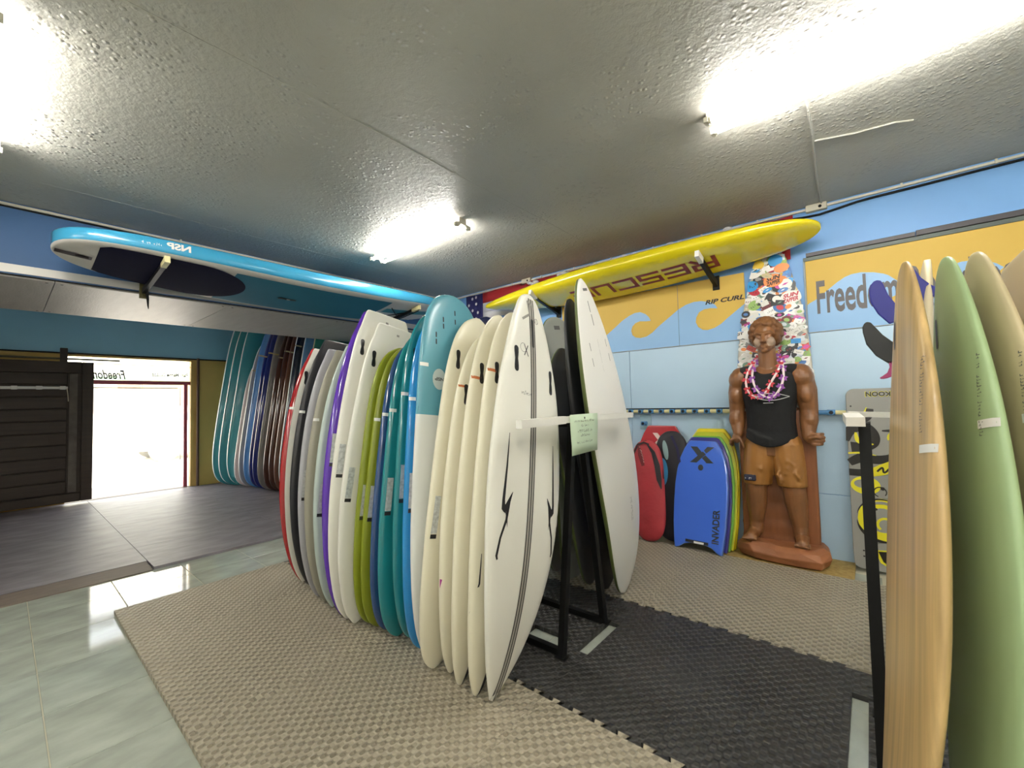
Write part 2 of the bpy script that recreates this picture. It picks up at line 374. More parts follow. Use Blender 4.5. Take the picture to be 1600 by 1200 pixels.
# ================================================================ floor tiles, mats
TXS, TYS = .468, .429
tm = MB().box((-TXS / 2 + .002, -TYS / 2 + .002, -.01), (TXS / 2 - .002, TYS / 2 - .002, 0), .0015)
proto = None
def tile(cx, cy):
    global proto
    if proto is None: proto = tm.build('tile', M_tile, floor, (cx, cy, FLOORZ))
    else:
        o = proto.copy(); COL.objects.link(o); o.parent = floor; o.location = (cx, cy, FLOORZ)
for i in range(17):
    for j in range(-9, 10):
        cx = -4.672 + TXS * (i + .5); cy = .139 + TYS * (j + .5)
        under = cx > -3.55 and cy > .74
        slot = (abs(cx + 1.3) < .36 and 1.6 < cy < 2.5) or (abs(cx + .1) < .3 and cy > 1.5)
        if (not under or slot) and cy < 4.15: tile(cx, cy)
def seam(p, q, n=None, d=.022, flip=1):
    """dovetail edge from p to q"""
    p, q = Vector(p), Vector(q); L = (q - p).length; n = n or max(1, round(L / .1)); t = (q - p) / L; nr = Vector((-t.y, t.x)) * flip
    out = [tuple(p)]
    for k in range(n):
        a = p + t * (L * k / n); s = L / n
        for f, h in ((.30, 0), (.22, 1), (.78, 1), (.70, 0)): out.append(tuple(a + t * s * f + nr * d * h))
    return out
def mat_piece(name, poly, m, label, group, z=0.0, th=.022):
    cx = sum(p[0] for p in poly) / len(poly); cy = sum(p[1] for p in poly) / len(poly)
    b = MB().prism([(x - cx, y - cy) for x, y in poly], lambda u, v, w: (u, v, -th + w), th)
    o = b.build(name, m, None, (cx, cy, z)); tag(o, label, 'foam mat', group); return o
def rect_mat(x0, y0, x1, y1, ed, m, label, group):
    """ed: flags bottom,right,top,left (dovetail or straight)"""
    c = [(x0, y0), (x1, y0), (x1, y1), (x0, y1)]; poly = []
    for k in range(4):
        p, q = c[k], c[(k + 1) % 4]
        if ed[k]:
            # the same seam shape for both neighbours: always generated in + direction
            if k in (0, 1): poly += seam(p, q)
            else: poly += list(reversed(seam(q, p) + [p]))[:-1]
        else: poly.append(p)
    return mat_piece('foam_mat', poly, m, label, group)
G1, G2 = 'taupe foam mats', 'charcoal foam mats'
xs = [-3.80, -3.12, -2.12, -1.13, -.12, .90, 1.9]
nm = ['narrow cut one at the tiled edge', 'under the white and purple boards', 'in front of the teal and blue boards', 'nearest the bottom of the picture', 'beneath the wooden board', 'out at the right']
for i in range(6):
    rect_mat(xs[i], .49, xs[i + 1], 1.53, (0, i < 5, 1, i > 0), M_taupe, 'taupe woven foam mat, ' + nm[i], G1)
nm2 = ['far corner by the lintel', 'behind the rack of boards', 'in front of the red bags', 'in front of the wooden statue', 'by the grey kiteboard', 'beyond the sage board']
for i in range(6):
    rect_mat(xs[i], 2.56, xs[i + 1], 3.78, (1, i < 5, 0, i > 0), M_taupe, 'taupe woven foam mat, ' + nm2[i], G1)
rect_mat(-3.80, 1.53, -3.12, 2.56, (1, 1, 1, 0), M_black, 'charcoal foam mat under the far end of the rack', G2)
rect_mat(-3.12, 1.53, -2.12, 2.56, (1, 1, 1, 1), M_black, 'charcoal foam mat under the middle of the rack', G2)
# charcoal mat with the slots cut for the rack's feet
c = [(-2.12, 1.53), (-1.15, 1.53), (-1.15, 2.56), (-2.12, 2.56)]
poly = seam(c[0], c[1], 10) + [(-1.15, 1.53), (-1.15, 1.915), (-1.215, 1.915), (-1.215, 1.935), (-1.285, 1.935), (-1.285, 1.89), (-1.53, 1.89), (-1.53, 1.99), (-1.285, 1.99), (-1.285, 1.937),
        (-1.215, 1.937), (-1.215, 2.275), (-1.15, 2.275), (-1.15, 2.558)] + list(reversed(seam(c[3], c[2], 10) + [c[2]])) + list(reversed(seam(c[0], c[3]) + [c[3]]))[1:-1]
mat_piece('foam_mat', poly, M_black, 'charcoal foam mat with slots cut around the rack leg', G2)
c = [(-1.149, 1.53), (-.118, 1.53), (-.118, 2.56), (-1.149, 2.56)]
poly = seam(c[0], c[1], 10) + [c[1]] + list(reversed(seam(c[3], c[2], 10) + [c[2]]))
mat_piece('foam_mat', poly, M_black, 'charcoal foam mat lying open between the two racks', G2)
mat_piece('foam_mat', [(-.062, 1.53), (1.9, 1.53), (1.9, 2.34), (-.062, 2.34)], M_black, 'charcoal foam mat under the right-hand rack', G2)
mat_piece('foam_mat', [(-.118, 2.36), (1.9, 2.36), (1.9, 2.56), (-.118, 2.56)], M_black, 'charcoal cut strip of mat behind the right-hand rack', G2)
M_osb = mat('chipboard', 'b39a5c', .75, var=.3, vscale=30, col2='8d7338')
o = MB().box((-.98, 3.785, FLOORZ), (-.14, WALLY, -.006)).build('chipboard_sheet', M_osb); tag(o, 'piece of yellow chipboard on the floor under the statue', 'board')
# bay mats
bx = [-8.78, -7.75, -6.55, -5.35, -4.57]; by = [-3.85, -1.55, -.35, .83, 2.0, 3.2, 4.18]
for i in range(4):
    for j in range(6):
        x1 = bx[i + 1]
        if i == 3 and by[j] < .8: x1 = -4.80
        wd = ('by the street wall', 'in the second row from the street', 'in the third row from the street', 'along the tiled edge')[i]
        ds = ('at the far left', 'second from the left', 'third from the left', 'in line with the doorway', 'beside the far boards', 'under the far boards')[j]
        mat_piece('floor_mat', [(bx[i], by[j]), (x1 - .004, by[j]), (x1 - .004, by[j + 1] - .004), (bx[i], by[j + 1] - .004)], M_bay,
                  'grey marbled floor mat ' + wd + ', ' + ds, 'grey mats of the front bay')
st = MB().prism([(-4.80, -.002), (-4.56, -.016), (-4.56, FLOORZ), (-4.80, FLOORZ)], lambda u, v, w: (u, BACKY + w, v), .82 - BACKY).build('trim_2', M_trim); tag(st, kind='structure')

# ================================================================ banner wall
PY = WALLY - .010
def panel(name, x0, x1, z0, z1, m, y=PY, par=None):
    return MB().box((x0 + .002, y, z0 + .002), (x1 - .002, WALLY, z1 - .002), .0015).build(name, m, par or wall_r)
for a, c in ((-4.64, -3.12), (-3.12, -1.893), (-1.893, -.35), (-.35, .87), (.87, 2.1), (2.1, 3.58)): panel('wall_panel', a, c, .493, 1.772, M_panel)
for a, c in ((-4.64, -2.9), (-2.9, -1.6), (-1.6, -.365), (-.365, .87), (.87, 2.1), (2.1, 3.58)): panel('wall_panel', a, c, FLOORZ, .493, M_panel)
M_by = mat('banner_yellow', 'cfae58', .5, spec=.2, var=.03, vscale=2); M_bb = mat('banner_blue', '86b0da', .4)
bn = empty('wave_banner', (-1.7, PY, 1.772)); tag(bn, 'yellow banner with two curling blue waves on the wall', 'banner')
bx0, bz0 = -1.7, 1.772
def bpnl(x0, x1, z0, z1, par, ox, oz, m): return MB().box((x0 + .001 - ox, -.006, z0 - oz), (x1 - .001 - ox, .008, z1 - oz)).build('banner_board', m, par)
bpnl(-2.7, -1.378, 1.774, 2.365, bn, bx0, bz0, M_by); bpnl(-1.378, -.80, 1.774, 2.365, bn, bx0, bz0, M_by)
wave = [(-2.109, 1.992), (-2.034, 2.044), (-1.956, 2.1), (-1.879, 2.139), (-1.816, 2.16), (-1.759, 2.161), (-1.704, 2.133), (-1.67, 2.098), (-1.652, 2.057), (-1.697, 2.058), (-1.768, 2.068), (-1.814, 2.055), (-1.847, 2.025), (-1.862, 1.982), (-1.85, 1.935), (-1.815, 1.906), (-1.764, 1.895), (-1.703, 1.903), (-1.642, 1.934), (-1.582, 1.984), (-1.513, 2.032), (-1.445, 2.079), (-1.379, 2.125), (-1.305, 2.16), (-1.234, 2.175), (-1.166, 2.173), (-1.091, 2.151), (-1.043, 2.116), (-1.028, 2.083), (-1.085, 2.094), (-1.143, 2.092), (-1.187, 2.072), (-1.214, 2.027), (-1.221, 1.982), (-1.201, 1.934), (-1.16, 1.902), (-1.118, 1.895), (-1.06, 1.907), (-1.001, 1.938), (-0.952, 1.979), (-0.903, 2.015), (-0.855, 2.051), (-.802, 2.09)]
wp = [(-2.69, 1.90), (-2.5, 1.93), (-2.36, 1.89), (-2.22, 1.92)] + wave + [(-.802, 1.776), (-2.69, 1.776)]
def flatpoly(name, poly, fn, m, par, th=.0012):
    b = MB(); b.prism(poly, lambda u, v, w: fn(u, v, w), th); return b.build(name, m, par)
flatpoly('blue_wave', wp, lambda u, v, w: (u - bx0, -.0062 - w, v - bz0), M_bb, bn)
V, Fc = text2d('RIP CURL', .035, .25); print2d('lettering', V, Fc, lambda u, v: (-1.13 + .325 * u - bx0, -.0085, 2.13 + .042 * v - bz0), M_print, bn)
MB().box((-1.378 - .0015 - bx0, -.0085, 1.776 - bz0), (-1.378 + .0015 - bx0, -.006, 2.36 - bz0)).build('joint', mat('joint_line', '5d7386', .7), bn)
b2 = empty('shop_banner', (.25, PY, 1.772)); tag(b2, 'yellow and blue shop banner with dark lettering on the wall', 'banner')
bpnl(-.355, .87, 1.774, 2.36, b2, .25, 1.772, M_by); bpnl(.87, 2.1, 1.774, 2.36, b2, .25, 1.772, M_by)
w2 = [(-.354, 2.0), (-0.339, 2.012), (-0.3, 2.032), (-0.257, 2.065), (-0.206, 2.107), (-0.155, 2.148), (-0.107, 2.178), (-0.067, 2.192), (-0.01, 2.195), (0.064, 2.179), (0.117, 2.158), (0.145, 2.14), (.20, 2.08), (.19, 1.99), (.12, 1.96), (.07, 1.93), (.10, 1.885), (.19, 1.88), (.29, 1.93), (.38, 2.03), (0.445, 2.127), (0.473, 2.143), (0.52, 2.154), (0.586, 2.15), (0.64, 2.129), (0.674, 2.108), (0.707, 2.074), (.67, 2.04), (.625, 1.99), (.60, 1.94), (.64, 1.91), (.70, 1.905), (.80, 1.94), (.95, 2.06), (1.1, 2.15), (1.25, 2.13), (1.3, 2.04), (1.2, 1.96), (1.25, 1.90), (1.4, 1.94), (1.6, 2.1), (1.8, 2.16), (1.95, 2.05), (2.09, 1.98), (2.09, 1.776), (-.354, 1.776)]
flatpoly('blue_wave', w2, lambda u, v, w: (u - .25, -.0062 - w, v - 1.772), M_bb, b2)
V, Fc = text2d('Freedom Boardsports', .022, 0)
print2d('lettering', V, Fc, lambda u, v: (-.29 + 1.21 * u - .25, -.0085, 1.835 + .345 * v - 1.772), mat('grey_lettering', '4a4648', .45), b2)
MB().box((-.366 - .25, -.014, 2.355 - 1.772), (2.1 - .25, .008, 2.385 - 1.772), .002).build('frame_bar', mat('frame_dark_green', '4b5650', .45), b2)
MB().box((-.345 - .25, -.022, 2.387 - 1.772), (.30 - .25, .008, 2.418 - 1.772), .002).build('frame_bar', mat('frame_dark', '3d3a3e', .45), b2)
MB().box((.305 - .25, -.024, 2.387 - 1.772), (2.1 - .25, .008, 2.425 - 1.772), .002).build('frame_bar', mat('frame_dark', '3d3a3e', .45), b2)
MB().box((-.367 - .25, -.012, 1.776 - 1.772), (-.356 - .25, .008, 2.36 - 1.772)).build('frame_bar', mat('frame_grey', '8d979c', .45), b2)
# conduit, cable, boxes under the ceiling
cn = MB().box((-4.64, WALLY - .022, CEIL - .034), (3.55, WALLY, CEIL - .016), .002).build('cable_conduit', M_offw); tag(cn, 'off-white cable conduit along the top of the banner wall', 'conduit')
pts = []
for k in range(60):
    x = -3.4 + 6.9 * k / 59; dz = -.052 - .010 * mnoise.noise((x * 1.7, 0, 3)) - (.035 * math.exp(-((x + .26) / .2) ** 2)); pts.append((x, WALLY - .012, CEIL + dz))
tag(MB().tube(pts, .009, 6).build('black_cable', M_dark, smooth=True), 'black cable sagging below the conduit on the banner wall', 'cable')
for x, lb in ((-.26, 'small white junction box at the right end of the yellow board'), (-3.2, 'small white junction box above the tip of the yellow board')):
    j = empty('junction_box', (x, WALLY, CEIL - .03)); tag(j, lb, 'junction box', 'junction boxes')
    MB().box((-.07, -.045, -.025), (.07, 0, .03), .004).build('cover', M_offw, j)
    MB().tube([(.025, -.0445, 0), (.025, -.048, 0)], .012, 8).build('plug', M_dark, j)
for k in range(16):
    x = -3.9 + .46 * k
    MB().box((x, WALLY - .03, CEIL - .04), (x + .012, WALLY - .02, CEIL - .008)).build('clip', M_offw, cn)
lc = MB().box((LINX, BACKY, CEIL - .030), (LINX + .020, WALLY, CEIL - .012), .002).build('cable_conduit', M_offw); tag(lc, 'off-white cable conduit along the top of the blue lintel', 'conduit')
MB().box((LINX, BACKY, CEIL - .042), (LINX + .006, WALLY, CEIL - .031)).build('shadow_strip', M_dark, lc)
for y in (1.0, 3.2, 4.0): MB().box((LINX, y, CEIL - .036), (LINX + .03, y + .012, CEIL - .004)).build('clip', M_offw, lc)
cc = MB().tube([(-.225, 4.16, CEIL - .006), (-.215, 3.6, CEIL - .006), (-.185, 2.95, CEIL - .006), (-.18, 2.45, CEIL - .006)], .007, 6).build('ceiling_cable', M_ceil); tag(cc, 'painted-over cable running across the ceiling to the right lamp', 'cable')
c2 = MB().tube([(-.185, 3.10, CEIL - .006), (.0, 3.17, CEIL - .006), (.18, 3.20, CEIL - .006), (.255, 3.235, CEIL - .01)], .006, 6).build('ceiling_cable', M_ceil); tag(c2, 'loose painted cable end branching off on the ceiling', 'cable')

# ---------------------------------------------------------------- fluorescent fixtures
M_fix = mat('lamp_housing', 'dcd8cc', .4)
mt = bpy.data.materials.new('fluorescent_tube'); mt.use_nodes = True; nt = mt.node_tree; b_ = nt.nodes['Principled BSDF']
b_.inputs['Base Color'].default_value = (1, 1, 1, 1); b_.inputs['Emission Color'].default_value = (1.0, .97, .91, 1); b_.inputs['Emission Strength'].default_value = TUBE_L
def fixture(x, y, label):
    f = empty('fluorescent_lamp', (x, y, CEIL)); tag(f, label, 'ceiling lamp', 'twin-tube ceiling lamps')
    MB().box((0, -.035, -.045), (1.24, .035, 0), .004).build('housing', M_fix, f)
    for s in (-1, 1):
        MB().tube([(.028, s * .062, -.062), (1.212, s * .062, -.062)], .0135, 12).build('tube', mt, f, smooth=False)
        for xe in (.0, 1.214):
            MB().tube([(xe, s * .062, -.062), (xe + .026, s * .062, -.062)], .017, 12).build('tube_holder', M_offw, f)
    for xe in (-.006, 1.226):
        b = MB(); b.prism([(-.035, 0), (-.04, -.04), (-.085, -.05), (-.085, -.078), (-.045, -.078), (-.025, -.052), (.025, -.052), (.045, -.078), (.085, -.078), (.085, -.05), (.04, -.04), (.035, 0)],
                      lambda u, v, w, xe=xe: (xe + w, u, v), .02); b.build('end_cap', M_offw, f)
    return f
fixture(-3.75, 2.42, 'twin-tube fluorescent lamp on the ceiling above the standing boards')
fixture(-.60, 2.44, 'twin-tube fluorescent lamp at the upper right of the ceiling')
fixture(-3.62, -.10, 'twin-tube fluorescent lamp at the far left of the ceiling')
fixture(-.60, -.10, 'twin-tube fluorescent lamp in the next bay of the left-hand row')
fixture(2.2, 2.44, 'added out-of-view twin-tube lamp further back in the right-hand row')  # not seen; added to light the boards' faces and the banner wall
fixture(-3.62, -2.64, 'added out-of-view twin-tube lamp of an invented third row, out by the lintel')  # third row not seen; added to brighten the left-hand rails of the boards
fixture(-.60, -2.64, 'added out-of-view twin-tube lamp in the middle of the invented third row')
fixture(2.2, -2.64, 'added out-of-view twin-tube lamp at the back of the invented third row')
fixture(2.2, -.10, 'added out-of-view twin-tube lamp further back in the left-hand row')  # unseen, added with its right-hand twin to lift the board faces

# ---------------------------------------------------------------- pipe rail with tees
M_pb = mat('pipe_blue', '3f78a8', .4); M_bam = mat('pipe_cream', 'd8cf98', .5); M_hole = mat('pipe_hole', '0c1016', .8)
pr = empty('pipe_rail', (-1.45, 4.13, 1.15)); tag(pr, 'rail of cream pipes and blue tee fittings along the wall', 'pipe rail')
xs_ = [-2.08 + .1045 * k for k in range(11)]
def tee(x, par, m=M_pb, z=0.0):
    t = MB().tube([(x - .026, 0, z), (x + .026, 0, z)], .022, 10).tube([(x, .0, z), (x, -.034, z)], .021, 10).build('tee', m, par, smooth=False)
    MB().tube([(x, -.0335, z), (x, -.0352, z)], .014, 10).build('opening', M_hole, t)
for k, x in enumerate(xs_):
    tee(x + 1.45, pr)
    if k < len(xs_) - 1: MB().tube([(x + 1.45 + .026, 0, 0), (xs_[k + 1] + 1.45 - .026, 0, 0)], .0165, 10).build('pipe', M_bam, pr)
MB().tube([(xs_[-1] + 1.476, 0, 0), (-.55 + 1.45, 0, 0)], .0165, 10).build('pipe', M_bam, pr)
MB().box((-2.1 + 1.45, .02, .02), (-.5 + 1.45, .05, .03)).build('backing_strip', M_dark, pr)
p2 = empty('pipe_rail', (-.1, 4.13, 1.135)); tag(p2, 'blue pipe rail between the statue and the grey kiteboard', 'pipe rail')
tee(-.235 + .1, p2)
MB().tube([(-.42, 0, 0), (-.161, 0, 0)], .019, 10).build('pipe', M_pb, p2)
MB().tube([(-.109, 0, 0), (-.045, 0, 0)], .0165, 10).build('pipe', M_bam, p2)
p3 = empty('pipe_fitting', (-1.746, 4.14, 1.03)); tag(p3, 'single blue tee fitting on the wall below the pipe rail', 'pipe fitting'); tee(0, p3)
MB().box((-.055, .025, -.06), (.06, .04, .085), .003).build('plate', mat('plate_blue', '9dbccb', .4), p3)

# ---------------------------------------------------------------- flag behind the yellow board
M_fr = mat('flag_red', 'a8262c', .85); M_fw = mat('flag_white', 'dedce0', .85); M_fn = mat('flag_navy', '23245c', .85)
fl_ = empty('flag', (-2.3, WALLY - .03, 2.3)); tag(fl_, 'red, white and navy starred flag hung behind the yellow board', 'flag')
def cloth(name, x0, x1, z0, z1, m, nx=30, amp=.012):
    V, Fc = [], []
    for j in range(3):
        for i in range(nx + 1):
            u = i / nx; x = x0 + (x1 - x0) * u; z = z0 + (z1 - z0) * j / 2
            V.append((x + 2.3, amp * math.sin(x * 9.0) + .6 * amp * math.sin(x * 23 + 1), z - 2.3))
    for j in range(2):
        for i in range(nx): a = j * (nx + 1) + i; Fc.append((a, a + 1, a + nx + 2, a + nx + 1))
    o = obj(name, V, Fc, m, fl_, smooth=True); s = o.modifiers.new('thick', 'SOLIDIFY'); s.thickness = .002; return o
cz = [2.758, 2.62, 2.48, 2.34, 2.20]
cloth('canton', -4.26, -3.955, 2.40, 2.758, M_fn, 6)
cloth('stripe', -3.955, -.42, 2.62, 2.758, M_fr); cloth('stripe', -3.955, -.42, 2.50, 2.62, M_fw); cloth('stripe', -3.955, -3.2, 2.40, 2.50, M_fw, 8); cloth('stripe', -.66, -.45, 2.40, 2.50, M_fr, 4)
def star(cx, cz_, r):
    P = [(cx + (r if k % 2 == 0 else r * .5) * math.sin(math.pi * k / 6), cz_ + (r if k % 2 == 0 else r * .5) * math.cos(math.pi * k / 6)) for k in range(12)]
    flatpoly('star', P, lambda u, v, w: (u + 2.3, -.028 - w, v - 2.3), M_fw, fl_, .002)
for cx, cz_ in ((-4.12, 2.70), (-4.05, 2.62), (-4.12, 2.54), (-4.02, 2.50), (-4.05, 2.71), (-4.19, 2.62), (-4.19, 2.46), (-4.06, 2.42)): star(cx, cz_, .025)
rg = random.Random(5)
for k, (x, z) in enumerate(((-3.05, 2.72), (-2.62, 2.735), (-2.2, 2.745), (-1.82, 2.75), (-1.35, 2.755), (-.92, 2.755))):
    b = MB()
    for q in range(6): b.ball((x + 2.3 + rg.uniform(-.06, .06), -.06 + rg.uniform(-.02, .02), z - 2.3 - .02 + rg.uniform(-.015, .015)), (rg.uniform(.03, .05), .03, rg.uniform(.018, .03)), 8, 5)
    b.build('white_knot', M_fw, fl_, smooth=True)

# ================================================================ surfboards
OUT = {
 'squash': [(0, 0), (.012, .10), (.04, .25), (.10, .48), (.22, .77), (.36, .95), (.48, 1), (.62, .98), (.76, .88), (.88, .70), (.96, .50), (1, .36)],
 'round': [(0, 0), (.012, .10), (.04, .25), (.10, .48), (.22, .77), (.36, .95), (.48, 1), (.62, .98), (.76, .90), (.88, .70), (.95, .46), (.985, .24), (1, 0)],
 'wide': [(0, 0), (.008, .14), (.03, .32), (.09, .58), (.20, .83), (.34, .97), (.46, 1), (.62, .99), (.78, .92), (.90, .73), (.965, .46), (.99, .22), (1, 0)],
 'pin': [(0, 0), (.015, .09), (.05, .25), (.12, .50), (.25, .80), (.38, .96), (.48, 1), (.60, .97), (.74, .84), (.86, .62), (.94, .42), (.985, .24), (1, 0)],
 'fish': [(0, 0), (.01, .10), (.03, .24), (.10, .52), (.22, .80), (.36, .96), (.48, 1), (.64, .98), (.78, .90), (.88, .80), (.95, .66), (1, .52)],
 'long': [(0, 0), (.006, .14), (.02, .30), (.07, .56), (.17, .81), (.32, .96), (.45, 1), (.60, .96), (.75, .81), (.88, .56), (.95, .36), (.985, .19), (1, 0)],
 'sup': [(0, 0), (.004, .20), (.015, .42), (.05, .68), (.14, .90), (.30, 1), (.55, 1), (.75, .96), (.89, .82), (.96, .60), (.99, .34), (1, 0)],
 'wround': [(0, 0), (.010, .12), (.04, .30), (.10, .55), (.21, .81), (.34, .96), (.46, 1), (.62, 1), (.78, .96), (.90, .84), (.96, .64), (.99, .36), (1, 0)],
 'tip': [(0, 0), (.02, .14), (.06, .30), (.16, .58), (.30, .85), (.45, .99), (.55, 1), (.70, .97), (.84, .86), (.93, .68), (.98, .42), (1, 0)],
}
def t2s(t): return math.acos(1 - 2 * t) / math.pi
def outline(kind, t):
    P = OUT[kind]; s = t2s(t); S = [t2s(p[0]) for p in P]
    for i in range(len(P) - 1):
        if s <= S[i + 1] + 1e-9:
            h = S[i + 1] - S[i]; u = (s - S[i]) / h
            def sl(j):
                if j == 0: return (P[1][1] - P[0][1]) / (S[1] - S[0])
                if j == len(P) - 1: return (P[-1][1] - P[-2][1]) / (S[-1] - S[-2])
                return (P[j + 1][1] - P[j - 1][1]) / (S[j + 1] - S[j - 1])
            m0, m1 = sl(i) * h, sl(i + 1) * h
            return max(0, (2 * u**3 - 3 * u**2 + 1) * P[i][1] + (u**3 - 2 * u**2 + u) * m0 + (-2 * u**3 + 3 * u**2) * P[i + 1][1] + (u**3 - u**2) * m1)
    return P[-1][1]
class Board:
    """standing on its nose: x out of the bottom, y across, z nose to tail"""
    def __init__(s, L, Wd, Th, kind, Rn=.11, Rt=.045, pe=.72, be=.62, de=.85, ends=.30):
        s.L, s.W, s.T, s.k, s.Rn, s.Rt, s.pe, s.be, s.de, s.ends = L, Wd, Th, kind, Rn, Rt, pe, be, de, ends
    def w(s, t): return s.W / 2 * outline(s.k, min(1, max(0, t)))
    def xc(s, t): return s.Rn - (s.Rn * ((.45 - t) / .45) ** 2.4 if t < .45 else s.Rt * ((t - .45) / .55) ** 2.2)
    def h(s, t): return s.T / 2 * (s.ends + (1 - s.ends) * max(0, math.sin(math.pi * min(1, max(0, t)) ** .92)) ** .55)
    def surf(s, y, z, off=.0012, side=1):
        t = min(1, max(0, z / s.L)); w = max(.012, s.w(t)); c = min(.9995, abs(y) / w) ** (1 / s.pe); sn = math.sqrt(1 - c * c)
        x = s.xc(t) + side * (s.h(t) * sn ** (s.be if side > 0 else s.de) + off)
        return (x, max(-w, min(w, y)) * (1 + off / w * min(1, abs(y) / w) ** 4), z)
    def hull(s, name, mats, fn=None, N=44, n=24, parent=None):
        V, Fc, mi = [], [], []
        ts = [(1 - math.cos(math.pi * i / N)) / 2 for i in range(N + 1)]
        for t in ts:
            w, h, xc = s.w(t), s.h(t), s.xc(t)
            for k in range(n):
                a = 2 * math.pi * k / n; c, sn = math.cos(a), math.sin(a)
                e = s.be if sn > 0 else s.de
                V.append((xc + h * math.copysign(abs(sn) ** e, sn), w * math.copysign(abs(c) ** s.pe, c), s.L * t))
        for i in range(N):
            for k in range(n):
                Fc.append((i * n + k, i * n + (k + 1) % n, (i + 1) * n + (k + 1) % n, (i + 1) * n + k))
                a = 2 * math.pi * (k + .5) / n; sn = math.sin(a); tm = (ts[i] + ts[i + 1]) / 2
                reg = 0 if sn > .34 else (2 if sn < -.34 else 1)
                mi.append(fn(tm, reg, math.cos(a)) if fn else min(reg, len(mats) - 1))
        Fc.append(tuple(range(n))); mi.append(mi[0]); Fc.append(tuple(reversed(range(N * n, N * n + n)))); mi.append(mi[-1])
        o = obj(name, V, Fc, mats, parent, None, True, mi)
        b = bmesh.new(); b.from_mesh(o.data); bmesh.ops.recalc_face_normals(b, faces=b.faces[:]); b.to_mesh(o.data); b.free()
        s.o = o; return o
    def decal(s, name, V, Fc, m, side=1, off=.0012):
        return obj(name, [s.surf(u, v, off, side) for u, v in V], Fc, m, s.o, smooth=True)
    def patch(s, name, y0, y1, z0, z1, m, ny=4, nz=6, side=1, off=.0012, rel=False):
        V, Fc = [], []
        for j in range(nz + 1):
            z = z0 + (z1 - z0) * j / nz; w = s.w(z / s.L) if rel else 1
            for i in range(ny + 1): V.append(((y0 + (y1 - y0) * i / ny) * w, z))
        for j in range(nz):
            for i in range(ny): a = j * (ny + 1) + i; Fc.append((a, a + 1, a + ny + 2, a + ny + 1))
        return s.decal(name, V, Fc, m, side, off)
    def poly(s, name, P, m, side=1, off=.0012): return s.decal(name, P, [tuple(range(len(P)))], m, side, off)
def place(o, X, Y, al=0, be=0, flip=False, z=.004, yaw=0.0):
    o.matrix_world = Matrix.Translation((X, Y, z)) @ Matrix.Rotation(yaw, 4, 'Z') @ Matrix.Rotation(-al, 4, 'X') @ Matrix.Rotation(be, 4, 'Y') @ Matrix.Rotation(math.pi if flip else 0, 4, 'Z')
def gloss(name, col, r=.12, **k): return mat(name, col, r, coat=.6, **k)
M_cream = mat('eps_cream', 'e8e2ca', .30, var=.03, vscale=3); M_wht = mat('board_white', 'e9e7dc', .30); M_wht2 = mat('board_white_gloss', 'e2e1da', .14, coat=.4)
M_fin = mat('fin_box_black', '17171a', .35); M_finb = mat('fin_box_slot', '050506', .6); M_spec = mat('spec_sticker', 'c8cbca', .3, metal=.2, var=.25, vscale=60); M_tagm = mat('price_tag', 'e9e8e2', .5)
M_ink = mat('ink_grey', '5c5c5c', .6); M_orange = mat('orange_tape', 'c4703f', .5); M_magenta = mat('magenta_dot', '9a2a80', .5)
def finbox(B, y, z, m=M_fin, L=.105, wd=.026):
    cp = [(y + (u - y) * (1 - .28 * math.exp(-((v - z) / (L * .17)) ** 2)), v) for u, v in capsule2(y, z, wd, L)]
    half = len(cp) // 2; dens = []
    for a, c in zip(cp, cp[1:] + cp[:1]):
        n_ = 6 if math.dist(a, c) > L * .3 else 1; dens += [(a[0] + (c[0] - a[0]) * q / n_, a[1] + (c[1] - a[1]) * q / n_) for q in range(n_)]
    cp = [(y + (u - y) * (1 - .30 * math.exp(-((v - z) / (L * .15)) ** 2)), v) for u, v in dens]
    f = B.poly('fin_box', cp, m, off=.0014); P = capsule2(y, z, wd * .35, L * .7); B.decal('fin_slot', P, [tuple(range(len(P)))], M_finb, off=.002).parent = f
def details(B, fins=True, spec=None, tagt=.70, side=-1, ftz=.83):
    if fins:
        for s in (-1, 1):
            z = ftz * B.L; finbox(B, s * (B.w(ftz) - .05), z)
    if spec:
        z = spec * B.L; w = B.w(spec)
        p = B.patch('spec_sticker', side * w * .93, side * w * .80, z, z + .17, M_spec, 3, 5)
        B.patch('sticker_box', side * w * .93, side * w * .80, z - .022, z - .003, M_print, 2, 2).parent = p
    if tagt:
        z = tagt * B.L; w = B.w(tagt); B.patch('price_tag', side * w * .998, side * w * .86, z, z + .018, M_tagm, 4, 1)
GR = 'surfboards standing in the middle rack'
def rackboard(label, X, Yn, Yt, Zt, Wd, kind, mats, Th=.062, Rn=.11, Rt=.045, fn=None, al=None, flip=False, group=GR, dx=0.0, yaw=0.0, lean=0.0, **k):
    L = math.hypot(Yt - Yn, Zt) ; al = math.atan2(Yt - Yn, Zt) if al is None else al
    B = Board(L, Wd, Th, kind, Rn, Rt, **k); o = B.hull('surfboard', aslist(mats), fn); be = -math.atan2(Rn - Rt - dx, L)
    place(o, X, Yn, al, (-be if flip else be) + lean, flip, yaw=yaw); tag(o, label, 'surfboard', group); return B

